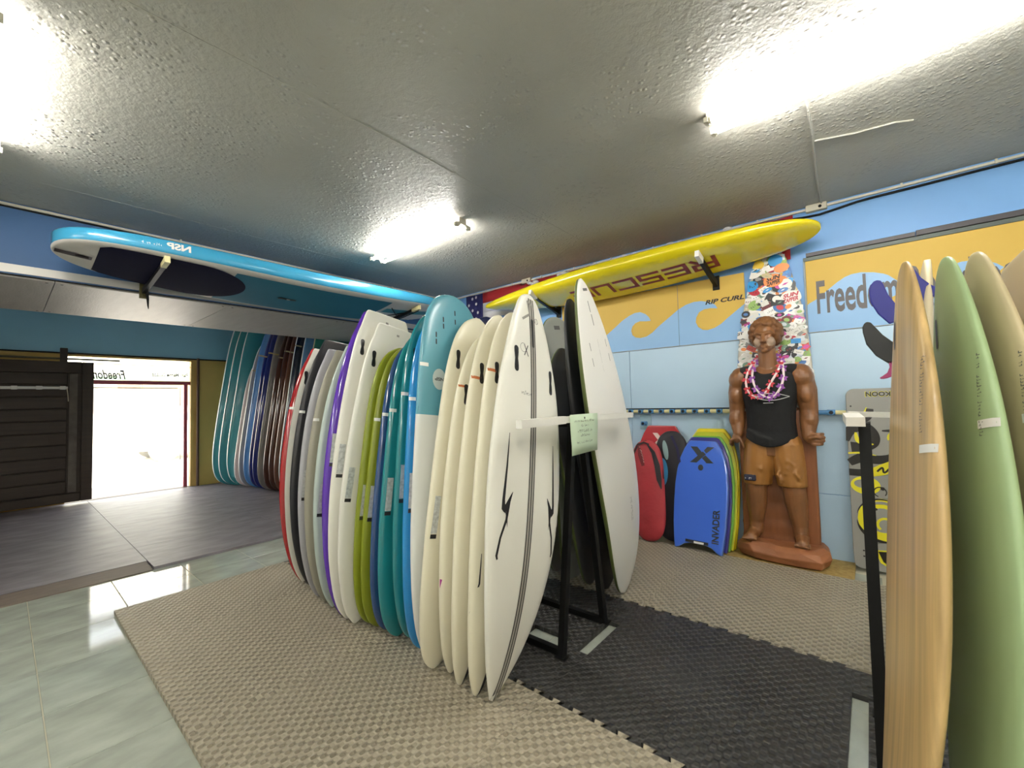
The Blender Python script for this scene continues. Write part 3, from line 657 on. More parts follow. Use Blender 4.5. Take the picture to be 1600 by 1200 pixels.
# ---- near side of the middle rack, front to back
B = rackboard('white pintail surfboard with black stringer lines, frontmost in the middle rack', -1.305, 1.368, 1.706, 1.812, .515, 'pin', [M_wht, M_wht, M_wht], Rn=.13, Rt=.05)
FL = B.L
for y in (-.021, -.003, .014): B.patch('stringer_line', y, y + .0065, .004, FL * .985, M_print, 1, 60)
B.patch('stringer', -.016, .016, .004, FL * .985, mat('stringer_grey', 'a9a69c', .4), 1, 60, off=.001)
finbox(B, -.125, FL * .80, L=.125, wd=.028); finbox(B, .145, FL * .765, L=.125, wd=.028)
B.poly('centre_fin_box', capsule2(-.0005, FL * .885, .017, .15), M_fin, off=.0022)
tp = mat('grey_tape', '8d8a83', .5)
for P in ([(-.075, FL * .915), (-.018, FL * .937)], [(-.018, FL * .937), (-.030, FL * .975)], [(-.030, FL * .975), (.006, FL * .968)]):
    V, Fc = stroke(P, .012); B.decal('tape_strip', V, Fc, tp, off=.0018)
V, Fc = text2d('X', 0, 0); B.decal('logo', [(-.072 + .035 * u, FL * .815 + .055 * v) for u, v in V], Fc, M_print)
V, Fc = stroke(arc(-.075, FL * .835, .022, 60, 300, 10), .002); B.decal('logo', V, Fc, M_ink)
V, Fc = stroke(arc(.035, FL * .925, .014, 0, 360, 16), .002); B.decal('logo', V, Fc, M_ink)
V, Fc = stroke([(.026, FL * .92), (.035, FL * .932), (.044, FL * .92)], .003); B.decal('logo', V, Fc, M_ink)
V, Fc = scribble(9, 11); B.decal('lettering', [(-.09 + .075 * u, FL * .712 + .022 * v) for u, v in V], Fc, M_print)
V, Fc = scribble(22, 12); B.decal('pencil_notes', [(-.022 + .009 * v, FL * .75 + .12 * u) for u, v in V], Fc, M_ink)
for sx, zo in ((-1, 0.0), (1, -.028)):   # long curling lightning graphic on each side of the stringer
    q = lambda a, b: (sx * a, FL * .47 + zo + b)
    V, Fc = stroke([q(.165, .26), q(.172, .12), q(.182, -.02), q(.180, -.055), q(.172, -.068)], [.003, .010, .016, .022, .010]); B.decal('lightning_graphic', V, Fc, M_print)
    V, Fc = stroke([q(.180, -.062), q(.158, -.045), q(.128, .012)], [.034, .026, .003]); B.decal('lightning_graphic', V, Fc, M_print)
    V, Fc = stroke([q(.150, -.03), q(.158, -.10), q(.185, -.17), q(.196, -.24), q(.190, -.255)], [.020, .013, .011, .012, .008]); B.decal('lightning_graphic', V, Fc, M_print)
    V, Fc = stroke([q(.160, -.07), q(.150, -.13)], [.014, .001]); B.decal('lightning_graphic', V, Fc, M_print)
B = rackboard('cream surfboard directly behind the frontmost white pintail', -1.382, 1.348, 1.679, 1.728, .455, 'round', [M_cream] * 3); details(B, ftz=.80, spec=None, tagt=None); B.patch('stringer', .004, .05, .002, .42, M_print, 2, 12, off=.001); B.patch('stringer_line', .024, .029, .002, .42, M_wht, 1, 12, off=.0018)  # black nose patch: stringer with the dark between boards painted in
B.patch('orange_tape', -B.w(.80) * .99, -B.w(.80) * .72, B.L * .80, B.L * .808, M_orange, 4, 1)
V, Fc = stroke([(-.17, .62), (-.16, .5), (-.19, .38)], [.003, .009, .003]); B.decal('curl_graphic', V, Fc, M_print)
B = rackboard('cream surfboard with grey tail patch, third in the middle rack', -1.491, 1.355, 1.693, 1.733, .455, 'round', [M_cream] * 3); details(B, ftz=.80, spec=None, tagt=None); B.patch('stringer', .004, .05, .002, .42, M_print, 2, 12, off=.001); B.patch('stringer_line', .024, .029, .002, .42, M_wht, 1, 12, off=.0018)  # black strip at the nose is stringer and painted shade together
B.patch('orange_tape', -B.w(.78) * .99, -B.w(.78) * .72, B.L * .78, B.L * .788, M_orange, 4, 1); B.patch('tail_patch', -.01, .03, B.L * .945, B.L * .955, tp, 2, 1)
B = rackboard('shorter cream surfboard with low tail, fourth in the middle rack', -1.589, 1.389, 1.705, 1.643, .50, 'round', [M_cream] * 3); details(B, ftz=.78, spec=None, tagt=None); B.patch('stringer', .004, .05, .002, .42, M_print, 2, 12, off=.001); B.patch('stringer_line', .024, .029, .002, .42, M_wht, 1, 12, off=.0018)  # here too the black stringer strip carries the shade between boards
B.patch('orange_tape', -B.w(.80) * .99, -B.w(.80) * .74, B.L * .80, B.L * .807, M_orange, 4, 1)
V, Fc = stroke([(-.22, .42), (-.215, .46)], .014); B.decal('magenta_mark', V, Fc, M_magenta)
B = rackboard('broad round-tailed cream surfboard beside the teal and white one', -1.682, 1.361, 1.728, 1.748, .48, 'wide', [M_cream] * 3); details(B, ftz=.84, spec=.36, tagt=None)
finbox(B, .05, B.L * .93)
# teal and white board with round logo
M_tl = mat('teal_gloss', '5f9fb0', .28, coat=.15); M_tlw = gloss('white_gloss', 'dfe1dd')
B = rackboard('tall surfboard with teal tail half, white nose half and round logo', -1.765, 1.403, 1.612, 1.872, .475, 'wround', [M_tlw, M_tl, mat('board_edge_white', 'ececea', .3)],
              fn=lambda t, r, c: 2 if r == 2 else (1 if t > .655 else 0), Rn=.10)
B.patch('colour_line', -.99, .99, B.L * .650, B.L * .662, M_tl, 16, 1, rel=True, off=.0006)
lg = B.poly('round_logo', ell(-.115, B.L * .74, .043, .055), mat('logo_grey_white', 'c9d2cf', .4)); V, Fc = text2d('NSP', .04, 0)
B.decal('logo_text', [(-.115 + .03 - .06 * u, B.L * .74 + .009 - .018 * v) for u, v in V], Fc, M_ink, off=.002).parent = lg
for y, t in ((-.135, .865), (-.135, .845), (.10, .875), (.10, .852), (-.085, .915), (-.085, .895), (-.0, .945), (.0, .918)): B.poly('fin_slot', capsule2(y, B.L * t, .008, .03), M_fin)
B.patch('price_tag', -B.w(.77) * .99, -B.w(.77) * .80, B.L * .77, B.L * .78, M_tagm, 4, 1)
M_bl = gloss('blue_gloss', '1f86c8'); M_t2 = gloss('deep_teal_gloss', '1f7f86'); M_nv = gloss('navy_gloss', '2a4a7a'); M_ol = mat('olive_matt', '7f8a1f', .35)
B = rackboard('bright blue glossy surfboard next to the teal and white one', -1.858, 1.436, 1.61, 1.765, .48, 'wide', [M_bl] * 3); details(B, fins=False, spec=.42, tagt=.72)
B = rackboard('deep teal glossy surfboard beside the bright blue one', -1.965, 1.467, 1.675, 1.822, .53, 'wide', [M_t2] * 3); details(B, fins=True, spec=.42, tagt=.71)
B = rackboard('deep teal glossy surfboard further back, beside the navy one', -2.065, 1.426, 1.672, 1.715, .51, 'wide', [M_t2] * 3); details(B, fins=False, spec=.40, tagt=.70)
B = rackboard('navy blue surfboard squeezed between olive and teal boards', -2.165, 1.43, 1.675, 1.66, .48, 'wide', [M_nv] * 3); details(B, fins=False, spec=None, tagt=.71)
B = rackboard('olive green surfboard in front of its twin', -2.245, 1.419, 1.679, 1.639, .48, 'wide', [M_ol] * 3); details(B, fins=False, spec=.38, tagt=.70)
for y, t in ((-.07, .70), (-.07, .64)): B.poly('fin_slot', capsule2(y, B.L * t, .008, .03), M_fin)
B.poly('round_logo', ell(-.10, B.L * .52, .022, .04), M_fin)
B = rackboard('olive green surfboard behind its twin, beside the white ones', -2.312, 1.415, 1.668, 1.640, .48, 'wide', [M_ol] * 3); details(B, fins=False, spec=.38, tagt=None)
B = rackboard('white squash-tail surfboard next to the olive boards', -2.385, 1.355, 1.691, 1.777, .54, 'fish', [M_wht] * 3); details(B, ftz=.86, spec=.40, tagt=None); B.patch('leash_plug', -.02, .0, B.L * .965, B.L * .973, tp, 1, 1)
B = rackboard('taller white squash-tail surfboard beside the purple one', -2.475, 1.356, 1.669, 1.873, .55, 'fish', [M_wht] * 3); details(B, ftz=.86, spec=.45, tagt=None); B.patch('leash_plug', -.02, .0, B.L * .965, B.L * .973, tp, 1, 1)
M_pu = gloss('purple_gloss', '5a2fa8')
B = rackboard('vivid purple surfboard behind the tall white squash-tail', -2.545, 1.361, 1.645, 1.885, .555, 'squash', [M_pu, M_pu, M_pu], Th=.07); details(B, ftz=.86, spec=.48, tagt=None)
M_mint = mat('board_mint', 'b9c8c0', .25, coat=.3)
B = rackboard('pale mint-white surfboard left of the purple one', -2.69, 1.377, 1.590, 1.672, .50, 'squash', [M_mint] * 3); details(B, fins=False, spec=.36, tagt=None)
B = rackboard('warm grey surfboard left of the mint-white one', -2.80, 1.385, 1.575, 1.65, .505, 'squash', [mat('board_warm_grey', '9b9788', .35)] * 3); details(B, fins=False, spec=None, tagt=.70)
B = rackboard('silver-grey surfboard right of the black one', -2.93, 1.395, 1.580, 1.672, .485, 'squash', [mat('board_silver', 'a9a9ae', .3)] * 3); details(B, fins=False, spec=.40, tagt=None)
B = rackboard('matt black surfboard in front of the red-edged one', -3.13, 1.44, 1.665, 1.765, .54, 'squash', [mat('board_black', '26262a', .35)] * 3); details(B, fins=False, spec=None, tagt=.68)
M_rd = gloss('red_gloss', '9e1f24')
redfn = lambda t, r, c: 1 if (r > 0 or abs(c) > .90) else 0
B = rackboard('off-white surfboard with a red edge at the far end of the rack', -3.25, 1.439, 1.629, 1.71, .55, 'squash', [M_wht, M_rd, M_rd], Th=.07, fn=redfn); details(B, ftz=.86, spec=None, tagt=.72)

# ---- far side of the middle rack
M_lw = mat('longboard_white', 'eae8e2', .3); M_lo = mat('rail_olive', '5e6a38', .4)
B = rackboard('tall white longboard with olive rail, frontmost on the far side', -1.311, 2.675, 2.226, 2.005, .50, 'long', [M_lw, M_lo, M_lo], Rn=.10, Rt=.03, Th=.075)
V, Fc = scribble(4, 2); B.patch('logo', -.02, .03, B.L * .962, B.L * .970, M_ink, 2, 1)
for y, t in ((0, .915), (.003, .875)): B.poly('fin_slot', capsule2(y, B.L * t, .006, .07), M_ink)
for y in (-.095, .105):
    for t in (.80, .755): B.poly('fin_slot', capsule2(y * (1.06 if t < .78 else 1), B.L * t, .004, .05), M_ink)
V, Fc = scribble(26, 21); B.decal('lettering', [(.0 + .01 * v, B.L * .72 + .20 * u) for u, v in V], Fc, mat('ink_pale', 'a3a3a0', .6))
V, Fc = scribble(18, 22, 2); B.decal('lettering', [(.05 + .03 * v, B.L * .24 + .16 * u) for u, v in V], Fc, M_ink)
rackboard('black soft-top surfboard behind the white longboard', -1.425, 2.66, 2.286, 1.913, .52, 'long', [mat('board_black2', '222326', .4)] * 3, Rn=.10)
rackboard('charcoal surfboard low behind the black soft-top', -1.55, 2.66, 2.36, 1.62, .54, 'wide', [mat('board_charcoal', '47484a', .4), M_lo, M_lo], Rn=.10)
B = rackboard('grey surfboard with small logo behind the frontmost pintail', -1.70, 2.72, 2.52, 1.87, .56, 'sup', [mat('board_fog', '9b9f98', .3), M_lo, M_lo], Rn=.10)
B.patch('logo', -.05, .02, B.L * .95, B.L * .965, M_ink, 2, 1)
rackboard('grey surfboard with olive rail deep inside the far side row', -1.85, 2.70, 2.50, 1.75, .55, 'wide', [mat('board_fog2', '83867f', .35), M_lo, M_lo], Rn=.10)
rackboard('pale grey surfboard deep inside the far side row', -2.05, 2.70, 2.50, 1.78, .55, 'wide', [mat('board_fog3', 'a7a9a4', .35)] * 3, Rn=.10)
rackboard('navy round-tailed surfboard behind the cream boards', -2.5, 2.90, 2.66, 2.01, .55, 'sup', [gloss('navy_dark', '2c3560')] * 3, Rn=.10)

# ---- rack frame
def rack(x, label, nx=1, sgn=1, posts=(0, -1.05, -2.0), bar=True):
    k = empty('board_rack', (x, 2.03, 0)); tag(k, label, 'rack')
    for px in posts:
        for ys, yt, in ((-.217, -.055), (.221, .03)): MB().bar((px, ys, 0), (px, yt, 1.17), .034, .034, (1, 0, 0)).build('leg', M_dark, k)
        MB().box((px - .03, -.24, .0), (px + .03, -.19, .006)).build('foot', M_dark, k); MB().box((px - .03, .2, .0), (px + .03, .25, .006)).build('foot', M_dark, k)
    MB().bar((posts[0] + (0 if bar else .12), -.01, 1.16), (posts[-1], -.01, 1.16), .05, .05).build('top_beam', M_dark, k)
    for y in ((-.217, .221) if bar else ()): MB().bar((posts[0], y * .92, .016), (posts[-1], y * .92, .016), .03, .03).build('lower_rail', M_dark, k)
    return k
rk = rack(-1.235, 'black A-frame surfboard rack in the middle of the shop')
wp_ = MB(); path = [(.11, -.645, -.0), (.105, -.30, .002), (.10, .0, .0), (.10, .25, .0), (.105, .455, -.004)]
M_pad = mat('white_wrapped_padding', 'e4e2da', .55, bump=.3, bscale=30)
for a, b in zip(path[:-1], path[1:]): MB().bar((a[0], a[1], 1.185 + a[2]), (b[0], b[1], 1.185 + b[2]), .032, .036 if a[1] < -.4 else .03).build('padded_arm', M_pad, rk)
MB().bar((.0, -.01, 1.165), (.11, -.01, 1.175), .03, .03).build('arm_bracket', M_dark, rk)
sg = empty('paper_notice', (-1.112, 1.888, 1.19)); tag(sg, 'pale green paper notice hanging from the white rack arm', 'notice')
V, Fc = [], []
for j in range(5):
    for i in range(5):
        u, v = i / 4, j / 4; V.append((.012 * math.sin(3 * u + 2 * v) * v + .004, -.135 + .27 * u - .008 * v * (1 if u < .5 else -1), .02 - .195 * v))
for j in range(4):
    for i in range(4): a = j * 5 + i; Fc.append((a, a + 1, a + 6, a + 5))
sh = obj('sheet', V, Fc, mat('paper_green', 'c3d6ba', .7), sg, smooth=True); sh.modifiers.new('thick', 'SOLIDIFY').thickness = .0008
for (v0, hw, hh, n, sd_) in ((.16, .10, .014, 22, 31), (.28, .04, .014, 9, 32), (.42, .075, .014, 20, 33), (.53, .05, .014, 14, 34), (.70, .09, .014, 22, 35)):
    Vs, Fs = scribble(n, sd_)
    def pf(u, v):
        uu = .5 + (u - .5) * hw * 2 / .27; vv = v0 - (v - .5) * hh / .195; return (.012 * math.sin(3 * uu + 2 * vv) * vv + .0055, -.135 + .27 * uu, .02 - .195 * vv)
    print2d('lettering', Vs, Fs, pf, M_print, sg)
obj('flame_mark', [(.0062, -.006, .006), (.0062, .006, .004), (.0062, .003, -.012), (.0062, -.004, -.006)], [(0, 1, 2, 3)], M_print, sg)

# ---- right-hand rack, seen almost edge-on
def wood_mat():
    m = mat('board_wood_grain', 'c8a872', .38, var=.28, vscale=2.6, stretch=(14, 14, .4), coat=.2); return m
M_wood = wood_mat(); M_sage = mat('board_sage', 'a2bb8a', .4); M_tan = mat('board_tan', 'cabb94', .4); M_tan2 = mat('board_sand', 'd6c7a4', .4)
GR2 = 'surfboards standing in the right-hand rack'
def rb(label, X, Z, Wd, kind, m, Yn=1.38, Yt=1.70, lean=R(6.3), yaw=R(9)):
    return rackboard(label, X, Yn, Yt, Z, Wd, kind, [m] * 3, group=GR2, yaw=yaw, lean=lean, Rn=.055, Rt=.03, Th=.06, ends=.10, de=.9, be=.8)
def rdet(B, tt=.66):   # lettering, price sticker and plug on the deck, the side turned to the room
    L = B.L
    V, Fc = scribble(26, int(L * 100)); B.decal('lettering', [(-B.w(.75) * .80 - .016 * v, L * .69 + .20 * u) for u, v in V], Fc, M_ink, side=-1)
    B.patch('price_sticker', -B.w(tt) * .72, -B.w(tt) * .997, L * tt, L * tt + .020, M_tagm, 5, 1, side=-1)
    B.poly('plug', capsule2(B.w(.88) * .45, L * .88, .02, .09), M_fin, side=-1)
B = rb('wood-grain surfboard, first in the right-hand rack', -.040, 1.668, .50, 'pin', M_wood); rdet(B)
B = rb('sage green surfboard beside the wood-grain one', .10, 1.655, .50, 'pin', M_sage, lean=R(4.4)); rdet(B, .70)
B = rb('tan surfboard between the sage one and the picture edge', .20, 1.65, .50, 'pin', M_tan, lean=R(2.9)); rdet(B, .71)
B = rb('sand-coloured surfboard with round tail, fourth in the right-hand rack', .29, 1.625, .50, 'squash', M_tan2, lean=R(2.6)); rdet(B, .72)
B = rb('taller tan surfboard at the right edge of the picture', .36, 1.76, .52, 'pin', M_tan2, lean=R(2.0)); rdet(B, .72)
B = rackboard('pale surfboard on the far side of the right-hand rack', .20, 2.72, 2.36, 1.80, .50, 'round', [M_tan2] * 3, flip=True, group=GR2, Rn=.06, Rt=.03)
B2 = rackboard('white surfboard on the far side of the right-hand rack', .13, 2.70, 2.40, 1.66, .50, 'round', [M_wht] * 3, flip=True, group=GR2, Rn=.06, Rt=.03)
M_fb = mat('fin_blue', '141a86', .45); M_fk = mat('fin_black', '181a1c', .45); M_fpk = mat('fin_pink', 'a03a6a', .5)
def fin(par, base, tip, w0, w1, m, name='fin', th=.012):
    """swept fin: base -> tip in world X/Z, standing in the X-Z plane"""
    P = [Vector(base), Vector(base) * .5 + Vector(tip) * .5 + Vector((-.004, 0, -.006)), Vector(tip)]
    d = (P[2] - P[0]).normalized(); n = Vector((-d.z, 0, d.x)); pts = []
    ws = [(0, w0), (.3, w0 * .95), (.6, (w0 + w1) / 2), (.85, w1 * .95), (.95, w1 * .7), (1, w1 * .2)]
    L = [P[0] + (P[2] - P[0]) * t + n * (.02 * math.sin(math.pi * t)) + n * w / 2 for t, w in ws]; Rr = [P[0] + (P[2] - P[0]) * t + n * (.02 * math.sin(math.pi * t)) - n * w / 2 for t, w in ws]
    for q in L + Rr[::-1]: pts.append((q.x, q.z))
    y = base[1]; o = MB().prism(pts, lambda u, v, w: (u, y - th / 2 + w, v), th).build(name, m); bevelled(o, .004, 2)
    o.parent = par; o.matrix_parent_inverse = par.matrix_world.inverted(); return o
bpy.context.view_layer.update()
f1 = fin(B2.o, (.105, 2.28, 1.565), (.038, 2.28, 1.735), .068, .052, M_fb)
f2 = fin(B2.o, (.10, 2.25, 1.41), (.0, 2.25, 1.565), .078, .045, M_fk)
f3 = fin(B2.o, (.075, 2.25, 1.40), (.035, 2.25, 1.335), .03, .018, M_fpk, 'fin_tip')
f4 = fin(B.o, (.205, 2.27, 1.64), (.135, 2.27, 1.76), .07, .05, M_fb)
f5 = fin(B.o, (.175, 2.285, 1.61), (.18, 2.285, 1.70), .07, .06, mat('fin_light_blue', '3a5ab0', .45))
rk2 = rack(-.02, 'black rack holding the wooden and sage boards at the right', posts=(0, .95, 1.9), bar=False)
MB().bar((-.04, .07, 1.19), (-.02, -.22, 1.185), .05, .03).build('padded_arm', M_pad, rk2)
MB().bar((-.05, .07, 1.20), (.10, .10, 1.195), .03, .02).build('arm_bracket', M_pad, rk2)

# ---- tall boards in the front bay
GB = 'tall boards standing in the front bay'
M_rw = mat('rail_white', 'e8eef0', .25, coat=.4); M_ft = gloss('bay_teal', '3f97a0', .25)
bay = [
 (-8.35, 2.24, .76, 3.0, [M_ft, M_rw, M_ft], 'teal board with white rail, nearest the street door'),
 (-8.21, 2.29, .76, 2.9, [M_ft, M_rw, M_ft], 'teal board with white rail, second from the street door'),
 (-8.06, 2.36, .76, 2.95, [M_ft, M_rw, M_ft], 'teal board with white rail, third from the street door'),
 (-7.92, 2.44, .62, 2.1, [mat('bay_pinkwhite', 'd8cccb', .3), M_rw, M_rw], 'low pinkish-white board beside the teal boards'),
 (-7.78, 2.45, .66, 2.45, [mat('bay_grey', '9a9a9e', .35), M_rw, mat('bay_grey', '9a9a9e', .35)], 'grey board with white rail beside the pinkish-white one'),
 (-7.64, 2.47, .66, 2.75, [gloss('bay_blue', '4f86c8', .2)] * 3, 'mid-blue board among the far boards'),
 (-7.49, 2.50, .64, 2.7, [gloss('bay_navy', '1c2878', .12), gloss('bay_navy', '1c2878', .12), M_rw], 'glossy navy board among the far boards'),
 (-7.35, 2.50, .64, 2.75, [gloss('bay_navy', '1c2878', .12)] * 3, 'second glossy navy board among the far boards'),
 (-7.21, 2.52, .62, 2.7, [mat('bay_taupe', '7d7a76', .35)] * 3, 'taupe-grey board between the navy and brown ones'),
 (-7.06, 2.55, .62, 2.6, [gloss('bay_brown', '4a2c22', .1)] * 3, 'glossy brown board, leftmost of the brown ones'),
 (-6.92, 2.57, .62, 2.7, [gloss('bay_brown', '4a2c22', .1)] * 3, 'glossy brown board, middle of the brown ones'),
 (-6.78, 2.59, .62, 2.65, [gloss('bay_brown2', '6a4434', .1)] * 3, 'lighter glossy brown board among the brown ones'),
 (-6.64, 2.60, .62, 2.75, [gloss('bay_ink', '1a2438', .2), M_rw, gloss('bay_ink', '1a2438', .2)], 'ink-blue board with pale rail by the brown ones'),
 (-6.49, 2.66, .62, 2.75, [gloss('bay_sky', '5d8db8', .25), M_rw, M_rw], 'light blue board with white rail in the front bay'),
 (-6.35, 2.74, .64, 2.75, [gloss('bay_green', '2f7a68', .3), mat('bay_cream_rail', 'd8cf9a', .3), M_rw], 'green board with cream rail in the front bay'),
]
M_bandm = mat('bay_gold_band', 'b0a070', .4)
for k, (X, Yr, Wd, L, mm, lb) in enumerate(bay):
    B = Board(L, Wd, .09, 'sup', .14, .05); o = B.hull('tall_board', mm, N=36); place(o, X, Yr + Wd * .46 - .08, R(8.0), -R(1.6)); tag(o, lb, 'board', GB)
    if 4 <= k <= 12: B.patch('rail_band', -B.w(.78) * .999, -B.w(.78) * .7, L * (.74 + .004 * k), L * (.748 + .004 * k), M_bandm, 4, 1)

# ---------------------------------------------------------------- blue paddle board on wall arms
def arm(par, a, b, w=.03, h=.045, tipm=None):
    MB().bar(a, b, w, h).build('arm', M_dark, par)
    a, b = Vector(a), Vector(b); MB().bar(b - (b - a).normalized() * .12, b + (b - a).normalized() * .004, w + .004, h + .004).build('padded_tip', tipm or mat('tip_cream', 'd8cf9c', .5), par)
for y, lb in ((.76, 'black wall arm with cream tip under the tail of the paddle board'), (3.02, 'black wall arm under the nose of the blue paddle board')):
    k = empty('wall_bracket', (LINX, y, 2.285)); tag(k, lb, 'bracket', 'wall arms of the paddle board'); arm(k, (.0, 0, -.0), (.80, -.0, .09))
    MB().box((0, -.03, -.06), (.025, .03, .08), .003).build('wall_plate', mat('plate_olive', '5d5530', .6), k)
    if y < 1:
        MB().tube([(.05, .012, .0), (.055, .018, -.07), (.045, .022, -.12), (.05, .024, -.15)], [.012, .009, .006, .002], 6).build('strap_end', M_dark, k)
M_sb = gloss('sup_sky_blue', '3894bc', .22); M_sw = mat('sup_white', 'd6d2cc', .35); M_sd = mat('sup_deck_teal', '1f6f8c', .6); M_sn = mat('sup_pad_navy', '12132f', .85, var=.1, vscale=60, spec=.15)
S = Board(3.36, .86, .175, 'sup', .08, .06, pe=.55, be=.42, de=.45, ends=.62)
def supfn(t, r, c): return 0 if r in (1, 2) else 1
so = S.hull('paddle_board', [M_sb, M_sw], supfn, N=52, n=32); tag(so, 'sky blue paddle board with navy tail pad hung deck-down on the lintel', 'paddle board')
# local x (deck side, shown outward) -> down, z (nose to tail) -> -Y, rolled so the outer edge is higher
tilt = R(6.4)
dn = Vector((math.sin(tilt), 0, -math.cos(tilt))); zz_ = Vector((0, -1, 0)); yy_ = zz_.cross(dn)
Mx = Matrix((dn, yy_, zz_)).transposed().to_4x4(); so.matrix_world = Matrix.Translation((-4.215, 3.56, 2.475)) @ Mx
S.patch('deck_pad', -.80, .80, S.L * .265, S.L * .70, M_sd, 14, 30, rel=True, off=.0015)
P = []
for k in range(25):
    a = -math.pi / 2 + math.pi * k / 24; P.append((.31 * math.sin(a), S.L * .60 + .20 - .42 * math.cos(a)))
def padpoly():
    out = []
    for j in range(31):
        q = (j / 30) ** 1.6; z = S.L * .655 + S.L * .28 * q; f = 1.0
        if q < .42: f = math.sqrt(max(.0015, 1 - (1 - q / .42) ** 2))
        if q > .95: f = 1 - .10 * ((q - .95) / .05) ** 2
        out.append((z, S.w(z / S.L) * .84 * f))
    return out
pp = padpoly(); V, Fc = [], []
for j, (z, w) in enumerate(pp):
    for i in range(13): V.append((-w + 2 * w * i / 12, z))
for j in range(30):
    for i in range(12): a = j * 13 + i; Fc.append((a, a + 1, a + 14, a + 13))
S.decal('tail_pad', V, Fc, M_sn, off=.004)
S.patch('tail_strap', -.03, .03, S.L * .94, S.L * .995, mat('strap_dark', '3a3236', .4), 3, 8, off=.004)
S.poly('leash_plug', ell(0, S.L * .955, .02, .035), mat('chrome', 'c8c4bc', .15, metal=1), off=.006)
S.poly('handle', capsule2(0, S.L * .545, .04, .17), M_fin, off=.006); S.poly('handle_plug', ell(0.0, S.L * .542, .012, .018), M_wht, off=.009)
S.patch('nose_stripe', -.34, -.22, S.L * .03, S.L * .25, mat('stripe_teal', '2d8a98', .4), 2, 12, off=.001)
S.patch('nose_stripe', .02, .16, S.L * .04, S.L * .25, mat('stripe_teal', '2d8a98', .4), 2, 12, off=.001)
for a, b in (((-.2, S.L * .24), (.2, S.L * .13)), ((.2, S.L * .24), (-.2, S.L * .13)), ((-.2, S.L * .13), (.2, S.L * .13))):
    MB().tube([S.surf(a[0] + (b[0] - a[0]) * q / 6, a[1] + (b[1] - a[1]) * q / 6, .006) for q in range(7)], .005, 6).build('bungee_cord', M_dark, so)
V, Fc = text2d('NSP', .04, 0)
def railpt(zc, u, hgt):   # on the outer rail, local +y or -y side
    z = zc; t = z / S.L; return (S.xc(t) + hgt, RS * (S.w(t) + .0015), z)
RS = 1 if (Mx @ Vector((0, 1, 0))).x > 0 else -1
obj('logo', [railpt(S.L * .795 + .14 * u, 0, .022 - .05 * v) for u, v in V], Fc, M_white, so)
Vs, Fs = scribble(9, 41); obj('logo', [railpt(S.L * .845 + .11 * u, 0, .014 - .02 * v) for u, v in Vs], Fs, M_white, so)
obj('logo', [railpt(S.L * .075 - .08 * u, 0, .02 - .05 * v) for u, v in ((0, 0), (1, 0), (1, 1), (0, 1))], [(0, 1, 2, 3)], M_tagm, so)

# ---------------------------------------------------------------- yellow rescue board
M_yb = gloss('rescue_yellow', 'e4d21a', .22); M_ylow = gloss('rescue_yellow', 'd8c81c', .2); M_rr = mat('rescue_red', '8f3014', .5)
for x, lb in ((-1.03, 'dark wall arm with white tip under the middle of the yellow board'), (-2.75, 'dark wall arm under the narrow end of the yellow board')):
    k = empty('wall_bracket', (x, WALLY, 2.30)); tag(k, lb, 'bracket', 'wall arms of the yellow board')
    arm(k, (0, 0, 0), (.0, -.56, .150), .03, .05, M_white); MB().box((-.03, -.02, -.05), (.03, 0, .08), .003).build('wall_plate', M_dark, k)
Yb = Board(3.42, .56, .175, 'tip', .05, .03, pe=.70, be=.62, de=.8, ends=.16)
yo = Yb.hull('rescue_board', [M_yb], N=52, n=32); tag(yo, 'long yellow rescue paddle board on wall arms under the ceiling', 'rescue board')
tl = R(15); dn = Vector((0, -math.sin(tl) * 1.0, -math.cos(tl))); zz_ = Vector((1, 0, .02)).normalized(); yy_ = zz_.cross(dn).normalized(); dn = yy_.cross(zz_)
Mx = Matrix((dn, yy_, zz_)).transposed().to_4x4(); yo.matrix_world = Matrix.Translation((-3.64, 3.885, 2.478)) @ Mx
YS = 1 if (Mx @ Vector((0, 1, 0))).y < 0 else -1   # sign of local y toward the room
# squared lettering, upside down as hung
GL = {'R': [[(0, 0), (0, 1), (1, 1), (1, .5), (0, .5)], [(.55, .5), (1, 0)]], 'E': [[(1, 1), (0, 1), (0, 0), (1, 0)], [(0, .5), (1, .5)]], 'S': [[(1, 1), (0, 1), (0, .5), (1, .5), (1, 0), (0, 0)]],
      'C': [[(1, 1), (0, 1), (0, 0), (1, 0)]], 'U': [[(0, 1), (0, 0), (1, 0), (1, 1)]]}
def glyphs(word, w, h, gap, th):
    V, Fc = [], []; x = 0
    for ch in word:
        for ln in GL[ch]:
            for a, b in zip(ln[:-1], ln[1:]):
                ax, ay, bx_, by_ = x + a[0] * w, a[1] * h, x + b[0] * w, b[1] * h; d = Vector((bx_ - ax, by_ - ay)).normalized()
                A = [(ax - d.x * th / 2, ay - d.y * th / 2), (bx_ + d.x * th / 2, by_ + d.y * th / 2)]; nseg = 5
                pts = [(A[0][0] + (A[1][0] - A[0][0]) * q / nseg, A[0][1] + (A[1][1] - A[0][1]) * q / nseg) for q in range(nseg + 1)]
                v2, f2 = stroke(pts, th); n0 = len(V); V += v2; Fc += [tuple(i + n0 for i in q) for q in f2]
        x += w + gap
    return V, Fc
V, Fc = glyphs('RESCUE', .175, .155, .065, .036)
# word starts at the right (x = -0.92) and runs to the left, tops toward the wall
Yb.decal('lettering', [(YS * (.075 - v), (-.95 + 3.64) - u) for u, v in V], Fc, M_rr, off=.0015)
V, Fc = text2d('LINE', 0, .2)
Yb.decal('rail_lettering', [(YS * .262 + 0 * v, 0) for u, v in V][:0] or [(YS * (.20 + .05 * v), .78 - .22 + .22 * u) for u, v in V], Fc, mat('rail_orange', 'c98a24', .5), side=-1, off=.0015)

